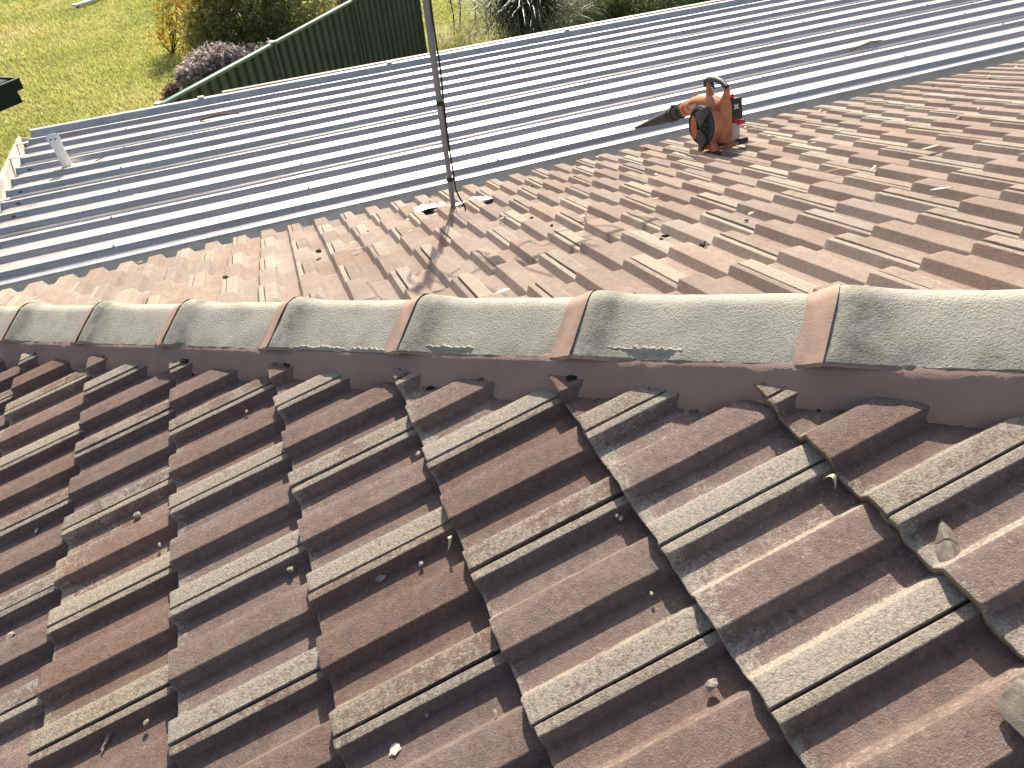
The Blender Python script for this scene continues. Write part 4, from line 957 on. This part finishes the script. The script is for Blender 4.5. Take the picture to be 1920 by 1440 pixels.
for (x, y, s_) in [(259, 966, .012), (129, 1305, .012), (225, 1297, .007), (714, 1085, .013), (507, 1157, .006), (545, 1068, .009), (675, 1295, .008), (785, 852, .008), (463, 772, .006), (70, 995, .008), (300, 1022, .006), (1335, 1285, .011), (1157, 968, .006), (1165, 972, .005), (20, 1195, .012), (800, 1340, .006), (275, 1355, .007), (930, 1338, .006), (1222, 1114, .004), (790, 1058, .006)]:
    crumb(x, y, -.042, (s_, s_ * .7, s_ * .8), 'debris', 'small grey crumb in a channel of the near slope', ga)
crumb(742, 1408, -.042, (.013, .009, .010), 'leaf_white', 'pale cream pebble in a near tile channel', None, 'pebble', 'pebble')
crumb(202, 1386, -.042, (.022, .005, .005), 'debris', 'short grey twig piece in a near tile channel', None, 'twig', 'twig_piece', rot=1.1)
gb = 'black crumbs on the far tiled slope'
for (x, y, s_) in [(1248, 444, .014), (1240, 449, .010), (1317, 462, .016), (998, 350, .012), (997, 411, .016), (1035, 424, .012), (425, 523, .022), (598, 473, .022), (1400, 414, .008), (1173, 297, .012), (1322, 455, .008), (690, 434, .007), (1748, 165, .02)]:
    crumb(x, y, -.016, (s_, s_ * .5, s_ * .6), 'charred', 'small black lichen crumb on the far tiled slope', gb, slope='B')
# broken tile fragments on the near slope
def fragment(P, sections, ang, label, seed, tilt=0):
    # sections: list of (x, half width, height, ridge offset) along the piece
    V = []; n = 7
    for (x, hw, ht, ro) in sections:
        for k, (a, b) in enumerate([(-1, 0), (-.95, .55), (ro - .35, .97), (ro + .12, 1.0), (.62, .62), (1, .25), (.9, 0)]):
            j = noise.noise(Vector((x * 90 + seed, k * 1.7, seed))) * .0032
            V.append((x + j, a * hw + j, b * ht + j * .7))
    m_ = len(sections)
    mb = MB().add(V, [(i * n + k, i * n + (k + 1) % n, (i + 1) * n + (k + 1) % n, (i + 1) * n + k) for i in range(m_ - 1) for k in range(n)] + [tuple(range(n)), tuple((m_ - 1) * n + k for k in range(n - 1, -1, -1))])
    o = mb.build('tile_fragment', M['frag'], None, sm=14, bevel=.0012)
    o.data.attributes.new('wear_shade', 'FLOAT', 'POINT').data.foreach_set('value', [.35] * len(o.data.vertices))
    o.matrix_world = Matrix.Translation(P) @ (frameA @ Matrix.Rotation(ang, 3, 'Z') @ Matrix.Rotation(tilt, 3, 'X')).to_4x4(); tag(o, label, 'tile fragment')
fragment(onA(1772, 1035, -.046), [(-.042, .019, .026, 0), (-.020, .0185, .031, .05), (.004, .017, .031, .0), (.0055, .0155, .027, 0), (.007, .0165, .030, 0), (.030, .013, .026, .05), (.046, .008, .018, 0), (.050, .005, .011, 0)], R(56), 'cracked grey wedge of broken tile lying in a channel', 3)
fragment(onA(1955, 1350, -.006), [(-.034, .018, .012, -.3), (-.022, .030, .014, -.3), (.0, .036, .015, -.2), (.028, .032, .014, -.2), (.045, .022, .012, -.3)], R(100), 'flat broken tile piece on a near tile rib', 8)
# twigs on the metal roof and far slope
def twig(name, p0, p1, r, label, cat='twig', bow=.02):
    p0, p1 = Vector(p0), Vector(p1); e = (p0 + p1) / 2 + Vector((0, 0, bow)); o = MB().tube([p0, p0.lerp(e, .6), e, e.lerp(p1, .5), p1], [r, r * .9, r, r * .8, r * .5], 7).build(name, M['twig'], None, 60); tag(o, label, cat)
za = mz(4.5) + RH
twig('bark_strip', onZ(1594, 94, za + .005), onZ(1664, 74, za + .005), .008, 'long dark bark strip lying on the metal roof ribs', 'bark')
twig('bark_strip', onZ(375, 225, mz(.8) + .012), onZ(448, 213, mz(.8) + .015), .010, 'brown twig lying in a metal roof pan near the barge', 'twig')
twig('dead_twig', onZ(178, 303, mz(.1) + .03), onZ(198, 294, mz(.1) + .055), .004, 'short grey stick beside the white vent pipe', 'twig', .003)
twig('dead_twig', onB(938, 420, .004), onB(948, 404, .012), .003, 'pale crossed stick standing among the far tiles', 'twig', .004)
twig('dead_twig', onB(1092, 395, .0), onB(1101, 408, .004), .003, 'hooked thin stick on the far slope below the mast', 'twig', .012)
for (x, y, lab) in [(255, 368, 'torn white scrap caught on a metal rib'), (1085, 113, 'pale scrap on a metal rib beyond the mast')]:
    o = leaf('paper_scrap', onZ(x, y, mz(1) + RH * .8), Matrix.Identity(3), .05, .02, .3, R(30), M['leaf_white'], .004); tag(o, lab, 'scrap')
